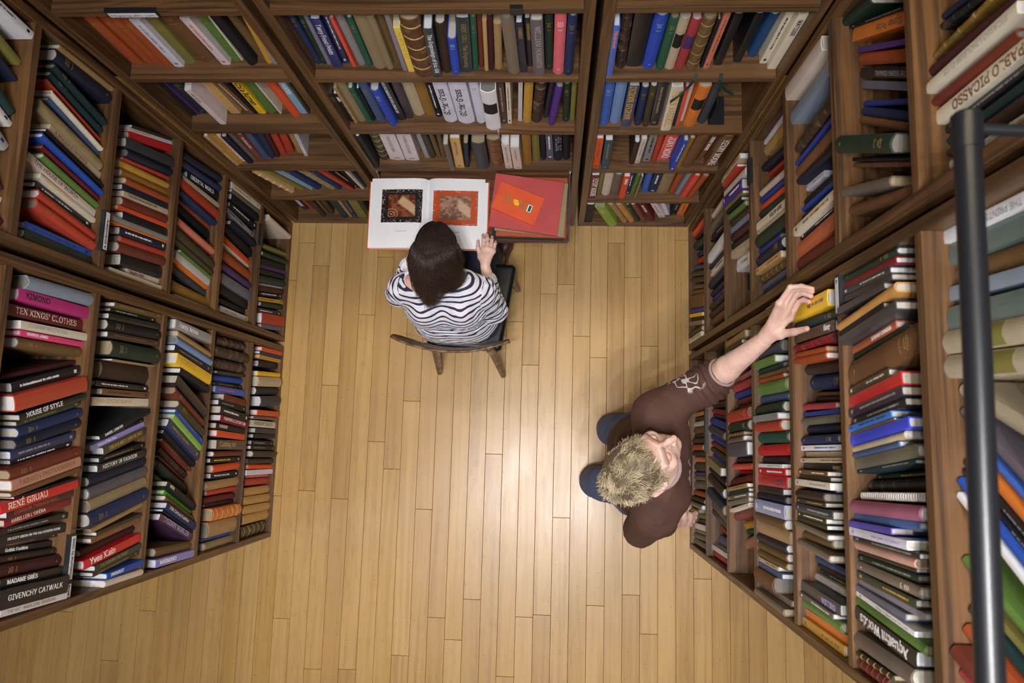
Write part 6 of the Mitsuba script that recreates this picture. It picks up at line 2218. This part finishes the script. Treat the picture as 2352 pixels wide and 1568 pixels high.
paths += (W_R * 0.005)[None, None, :] * (wave * np.linspace(0, 1, n_pt))[..., None]
t_ = np.linspace(0, 1, n_pt)
v, f, sid = strands(paths[:, 0], np.zeros((N, 3)), np.zeros(N), hr_.uniform(0.0006, 0.0011, N), lambda t, i: paths - paths[:, :1], n_pt)
tone = 0.02 + 0.20 * (hr_.random(N) * 0.4 + lock * 0.6)[sid] + 0.70 * np.tile(np.repeat(t_, 3), N) ** 3.2
hv = np.vstack([cap.vertices, v])
hf = np.vstack([cap.faces, f + len(cap.vertices)])
part(wm, 'hair', trimesh.Trimesh(hv, hf, process=False), 'dark_hair', smooth=True, uv=np.c_[np.r_[np.full(len(cap.vertices), 0.12), np.clip(tone, 0, 1)], np.zeros(len(hv))])

# ---------------------------------------------------------------- the standing man
mn = thing('person', 'standing person with short blond hair in a brown jumper, reaching up to the yellow book', 'person')
yaw, pit, rol = math.radians(48), math.radians(34), math.radians(19)
MF = V(math.cos(pit) * math.cos(yaw), math.cos(pit) * math.sin(yaw), math.sin(pit))
MR = V(math.sin(yaw), -math.cos(yaw), 0)
MU = np.cross(MR, MF)
MU, MR = math.cos(rol) * MU - math.sin(rol) * MR, math.cos(rol) * MR + math.sin(rol) * MU
mhc = V(0.274, -0.070, 1.582)
mh, mat = head_mesh(mhc, MF, MU, MR, 1.03, 0.0026)
mPEL, mLUM, mCHE, mUPP, mNEC = V(0.335, -0.092, 0.93), V(0.348, -0.092, 1.06), V(0.372, -0.086, 1.22), V(0.365, -0.078, 1.345), V(0.338, -0.082, 1.435)
mSL, mSR = V(0.335, 0.090, 1.375), V(0.335, -0.245, 1.350)
mEL, mER = V(0.498, 0.184, 1.400), V(0.325, -0.322, 1.085)
mWL, mWR = V(0.612, 0.298, 1.645), V(0.478, -0.310, 0.905)
mHL, mHR = V(0.335, -0.005, 0.90), V(0.335, -0.180, 0.90)
mKL, mKR = V(0.345, 0.035, 0.50), V(0.290, -0.205, 0.50)
mAL, mAR = V(0.320, 0.048, 0.085), V(0.236, -0.212, 0.10)
HZ = V(0, 0, 1.0)


def m_torso(F, g):
    F.limb([mPEL + V(0, -0.075, 0), mPEL + V(0, 0.075, 0)], 0.112 + g, 0.04)
    F.limb([mLUM + V(0, -0.075, 0), mLUM + V(0, 0.075, 0)], 0.098 + g, 0.06)
    F.limb([mCHE + V(0, -0.085, 0), mCHE + V(0, 0.085, 0)], 0.104 + g, 0.06)
    F.limb([mUPP + V(0, -0.10, 0), mUPP + V(0, 0.10, 0.005)], 0.082 + g, 0.05)
    F.limb([mSL + V(0, -0.02, 0.0), mNEC + V(0, 0.03, -0.02)], [0.060 + g, 0.055 + g], 0.04)
    F.limb([mSR + V(0, 0.02, 0.0), mNEC + V(0, -0.03, -0.02)], [0.060 + g, 0.055 + g], 0.04)


B = Field((0.15, -0.45, 0.78), (0.75, 0.40, 1.72), 0.0065)
m_torso(B, -0.005)
B.limb([mNEC, mhc - MF * 0.02 - MU * 0.05], [0.062, 0.058], 0.03)
B.limb([mSL, mEL], [0.054, 0.045], 0.02).limb([mSR, mER], [0.054, 0.043], 0.02)
B.limb([mEL, mEL * 0.6 + mWL * 0.4, mWL], [0.042, 0.039, 0.0255], 0.012).limb([mER, mER * 0.6 + mWR * 0.4, mWR], [0.043, 0.043, 0.028], 0.012)
mbody = soften(B.mesh(), 4)
LG = Field((0.12, -0.34, 0.02), (0.50, 0.20, 1.02), 0.009)
for h, k_, an in ((mHL, mKL, mAL), (mHR, mKR, mAR)):
    LG.limb([h, k_, k_ * 0.65 + an * 0.35 + V(-0.02, 0, 0), an], [0.088, 0.060, 0.056, 0.040], 0.02)
LG.limb([mHL, mHR], 0.095, 0.04)
mlegs = soften(LG.mesh(), 3)
KN_L = [V(0.668, 0.356, 1.712), V(0.652, 0.372, 1.732), V(0.638, 0.382, 1.748), V(0.625, 0.388, 1.760)]
TP_L = [V(0.7015, 0.392, 1.772), V(0.700, 0.404, 1.792), V(0.699, 0.413, 1.806), V(0.698, 0.420, 1.812)]
MD_L = [V(0.682, 0.398, 1.742), V(0.668, 0.415, 1.768), V(0.655, 0.423, 1.786), V(0.644, 0.426, 1.796)]
mhl = hand(mWL, KN_L, TP_L, MD_L, [V(0.648, 0.312, 1.690), V(0.672, 0.312, 1.735), V(0.694, 0.316, 1.772)], 0.0094)
mhr = hand(mWR, [V(0.545, -0.288, 0.855), V(0.545, -0.303, 0.845), V(0.540, -0.318, 0.838), V(0.532, -0.330, 0.835)],
           [V(0.562, -0.278, 0.775), V(0.556, -0.298, 0.765), V(0.548, -0.315, 0.765), V(0.538, -0.332, 0.775)],
           [V(0.575, -0.284, 0.815), V(0.574, -0.300, 0.803), V(0.567, -0.316, 0.798), V(0.556, -0.331, 0.800)],
           [V(0.512, -0.278, 0.880), V(0.535, -0.262, 0.850), V(0.552, -0.258, 0.822)], 0.0094)
mskin = weld([mbody, mh, mhl, mhr, mlegs])
pv = mskin.vertices
lip = np.zeros(len(pv))
for q, rr, a in ((mat(0.090, 0, -0.0585), 0.022, 0.75), (mat(0.112, 0, -0.026), 0.016, 0.30), (mat(-0.005, 0.082, 0.0), 0.034, 0.35)):
    lip = np.maximum(lip, np.clip((1 - np.linalg.norm(pv - q, axis=1) / rr) * 2.0, 0, 1) * a)
q = (pv - mat(0.090, 0, -0.0585)) @ np.stack([MF, MR, MU]).T
lip = np.where(np.linalg.norm(q, axis=1) < 0.03, np.clip(1.6 - np.abs(q[:, 2]) / 0.0085 - (np.abs(q[:, 1]) / 0.020) ** 2, 0, 1) * 0.7, lip)
brow_m = np.zeros(len(pv))
for r in (-1, 1):
    d1, _ = seg_dist(pv, mat(0.094, r * 0.014, 0.026), mat(0.080, r * 0.048, 0.028))
    brow_m = np.maximum(brow_m, np.clip(1.5 - d1 / 0.0075, 0, 0.55))
    d2, _ = seg_dist(pv, mat(0.089, r * 0.020, 0.000), mat(0.080, r * 0.043, 0.000))
    brow_m = np.maximum(brow_m, np.clip(1.2 - d2 / 0.004, 0, 0.8))
for q in KN_L:
    lip = np.maximum(lip, np.clip(1 - np.linalg.norm(pv - q, axis=1) / 0.016, 0, 1) * 0.3)
for q in TP_L + [V(0.694, 0.316, 1.772)]:
    lip = np.maximum(lip, np.clip(1.3 - np.linalg.norm(pv - q, axis=1) / 0.018, 0, 1) * 0.45)
part(mn, 'body', mskin, 'skin', smooth=True, uv=np.c_[lip, brow_m])
part(mn, 'earring', tube([mat(-0.002, 0.083, -0.036) + 0.005 * (math.cos(q) * MF + math.sin(q) * MU) for q in np.linspace(0, 2 * PI, 15)], 0.0010, 6, False), 'bright_steel', smooth=40)

# brown ribbed jumper, the left sleeve pushed up to the elbow
S = Field((0.14, -0.47, 0.80), (0.72, 0.36, 1.50), 0.0055)
m_torso(S, 0.008)
CUFL = mEL * 0.86 + mWL * 0.14
CUFR = mER * 0.25 + mWR * 0.75
S.limb([mSL, mEL, CUFL], [0.070, 0.062, 0.060], 0.03).limb([mSR, mER, CUFR], [0.070, 0.056, 0.043], 0.03)
S.slab(CUFL + unit(mWL - mEL) * 0.0 + V(0, 0, 0), unit(mWL - mEL)) if False else None
S.slab(mPEL + V(0, 0, -0.04), (0.15, 0, -0.99))
neckp, neckn = mNEC + V(0.0, 0, 0.012), unit((-0.28, -0.05, 0.95))
S.slab(neckp, neckn)
jum = soften(S.mesh(), 3)
p = jum.vertices.copy()
dU, tU = seg_dist(p, mSL, mEL)
dV, tV = seg_dist(p, mEL, CUFL)
dR, tR = seg_dist(p, mSR, mER)
dS, tS = seg_dist(p, mER, CUFR)
on_l = (np.minimum(dU, dV) < 0.085) & (p[:, 1] > 0.06) & (p[:, 0] > 0.36)
on_r = (np.minimum(dR, dS) < 0.085) & (p[:, 1] < -0.26)
u_ax = unit(CUFL - mSL)
sL = (p - mSL) @ u_ax
nz = meshkit.fbm(p * 16, 3, 2) - 0.5
wr = (np.sin(sL * 250 + 9 * nz) * 0.0042 * np.clip((sL - 0.10) / 0.1, 0.15, 1)) * on_l
wr += on_r * np.sin(p[:, 2] * 150 + 8 * nz) * 0.002 + nz * 0.012
jum.vertices = p + jum.vertex_normals * wr[:, None]
axs = np.where(on_l, sL, np.where(on_r, (p - mSR) @ unit(mER - mSR), (p[:, 1])))


def jumper_col(p, n, uv):
    rib = 0.5 + 0.5 * dr.sin(uv.x * 1650.0)
    c = mix([0.040, 0.0165, 0.0105], [0.082, 0.034, 0.022], rib) * (0.7 + 0.6 * fbm(p.x * 25, p.y * 25, p.z * 25, octaves=2))
    # pale printed thorn pattern on the chest and the raised sleeve
    x, y = (p.x - 0.452) / 0.030, (p.y + 0.10) / 0.085
    w = fbm(p.x * 40, p.y * 46, 3.0, octaves=2)
    a = dr.select((p.z > 1.1) & (p.y > -0.24) & (p.y < 0.02), 1 - smoothstep(0.0, 0.35, dr.abs(x + 1.6 * (w - 0.5)) + 0.25 * dr.abs(y)), 0.0)
    u, v = (p.x - 0.425) / 0.055, (p.y - 0.185) / 0.035
    w2 = noise(p.x * 62 + 3, p.y * 62, p.z * 30)
    b = dr.select((p.z > 1.38) & (u > -1.2) & (u < 1.2), (1 - smoothstep(0.05, 0.09, dr.abs(w2 - 0.5))) * (1 - smoothstep(0.7, 1.1, dr.sqrt(u * u + v * v))), 0.0)
    return mix(c, mi.Color3f(0.42, 0.38, 0.36), dr.clip(a * 0.9 + b, 0, 1))


scene['brown_knit'] = {'type': 'twosided', 'bsdf': {'type': 'principled', 'base_color': proc(jumper_col), 'roughness': 0.85, 'sheen': 0.5}}
scene['grey_trim'] = {'type': 'twosided', 'bsdf': {'type': 'principled', 'base_color': {'type': 'rgb', 'value': [0.27, 0.20, 0.175]}, 'roughness': 0.85, 'sheen': 0.4}}
part(mn, 'jumper', jum, 'brown_knit', smooth=True, uv=np.c_[axs, np.zeros(len(p))])


def loop_round(c, nrm, r, rr, seg=28):
    n_ = unit(nrm)
    a = unit(np.cross(n_, (0.2, 0.3, 1.0)))
    b = np.cross(n_, a)
    return tube([c + r * (math.cos(q) * a + math.sin(q) * b) for q in np.linspace(0, 2 * PI, seg)], rr, 8, False)


part(mn, 'cuff', loop_round(CUFL + unit(mWL - mEL) * 0.047, mWL - mEL, 0.0455, 0.0045), 'grey_trim', smooth=45)
part(mn, 'collar', loop_round(neckp + V(-0.006, 0, 0.0), neckn, 0.072, 0.0065), 'grey_trim', smooth=45)
J = Field((0.10, -0.36, 0.05), (0.52, 0.20, 1.02), 0.008)
for h, k_, an in ((mHL, mKL, mAL), (mHR, mKR, mAR)):
    J.limb([h, k_, k_ * 0.65 + an * 0.35 + V(-0.015, 0, 0), an + V(-0.012, 0, -0.01)], [0.100, 0.080, 0.080, 0.084], 0.02)
J.limb([mHL, mHR], 0.112, 0.04)
J.slab((0, 0, 0.045), (0, 0, -1))
jeans = soften(J.mesh(), 3)
jeans.vertices += jeans.vertex_normals * (0.016 * (meshkit.fbm(jeans.vertices * V(16, 16, 30), 3, 9) - 0.5))[:, None]
part(mn, 'jeans', jeans, 'denim', smooth=True, uv=np.c_[np.full(len(jeans.vertices), 0.75), np.zeros(len(jeans.vertices))])
for an, dy in ((mAL, 0.01), (mAR, -0.01)):
    Sh = Field(V(an[0] - 0.12, an[1] - 0.10, 0), V(an[0] + 0.26, an[1] + 0.10, 0.16), 0.005)
    Sh.limb([V(an[0] - 0.035, an[1], 0.045), V(an[0] + 0.06, an[1] + dy, 0.05), V(an[0] + 0.17, an[1] + 2 * dy, 0.036)], [0.040, 0.045, 0.036], 0.02)
    Sh.limb([V(an[0], an[1], 0.10), V(an[0], an[1], 0.05)], [0.042, 0.045], 0.02)
    Sh.slab((0, 0, 0.003), (0, 0, -1))
    part(mn, 'shoe', soften(Sh.mesh(), 2), 'trainer', smooth=True)

# his hair: short, tousled, bleached over dark roots
def blond_col(p, n, uv):
    s = 0.75 + 0.5 * noise(p.x * 300, p.y * 300, p.z * 300)
    return mix([0.035, 0.022, 0.014], [0.72, 0.58, 0.36], uv.x) * s


scene['blond_hair'] = {'type': 'twosided', 'bsdf': {'type': 'principled', 'base_color': proc(blond_col), 'roughness': 0.45, 'specular': 0.4}}
MA = np.stack([MF, MR, MU])
H = Field(mhc - 0.17, mhc + 0.17, 0.005)
H.egg(mat(-0.020, 0, 0.038), V(0.100, 0.080, 0.086) * 1.03, MA, 0.02)
H.egg(mat(-0.050, 0, -0.012), V(0.062, 0.074, 0.075) * 1.03, MA, 0.03)
H.egg(mat(0.108, 0, 0.004), V(0.066, 0.085, 0.084), MA, 0.012, 'cut')
H.egg(mat(0.03, 0, -0.11), V(0.075, 0.10, 0.09), MA, 0.012, 'cut')
cap = soften(H.mesh(), 3)
ur = np.random.default_rng(8)
N = 7500
cv, ci = trimesh.sample.sample_surface(cap, N, seed=12)
nn = cap.face_normals[ci]
loc = (cv - mat(-0.02, 0, 0.03)) @ MA.T
clump = np.stack([meshkit.noise(loc * 30, s) for s in (1, 2, 3)], 1) - 0.5
comb = MF * 0.75 - MU * 0.15 + MR * 0.0
d = nn * ur.uniform(0.22, 0.45, (N, 1)) + comb * 0.75 + (clump @ MA) * 2.0 + ur.normal(0, 0.09, (N, 3))
back_part = np.clip(-loc[:, 0] / 0.09, 0, 1)[:, None]
d = d - MF * back_part * 0.9 - MU * back_part * 0.15
d /= np.linalg.norm(d, axis=1, keepdims=True)
keep = loc[:, 0] > -0.2
L = np.clip(0.030 - 0.014 * np.clip(np.abs(loc[:, 1]) / 0.08, 0, 1) ** 2, 0.012, 0.04) * ur.uniform(0.7, 1.15, N)
L *= np.where(loc[:, 2] < -0.035, 0.5, 1.0)
curl = ur.normal(0, 0.004, (N, 3))
v, f, sid = strands(cv - nn * 0.002, d, L, ur.uniform(0.0007, 0.0012, N), lambda t, i: curl[:, None] * (t ** 2)[None, :, None] + (nn * -0.006)[:, None] * (t ** 2)[None, :, None], 5)
light = np.clip(meshkit.noise(loc * 70, 7) * 2.0 - 0.45, 0, 1) * 0.75 + ur.random(N) * 0.25
light *= np.where(loc[:, 2] < -0.03, 0.25, 1.0)
tip = np.tile(np.repeat(np.linspace(0, 1, 5), 3), N)
tone = np.clip(0.08 + (0.25 + 0.95 * light[sid]) * tip ** 0.8, 0, 1)
hv = np.vstack([cap.vertices, v])
hf = np.vstack([cap.faces, f + len(cap.vertices)])
part(mn, 'hair', trimesh.Trimesh(hv, hf, process=False), 'blond_hair', smooth=True, uv=np.c_[np.r_[np.full(len(cap.vertices), 0.10), tone], np.zeros(len(hv))])
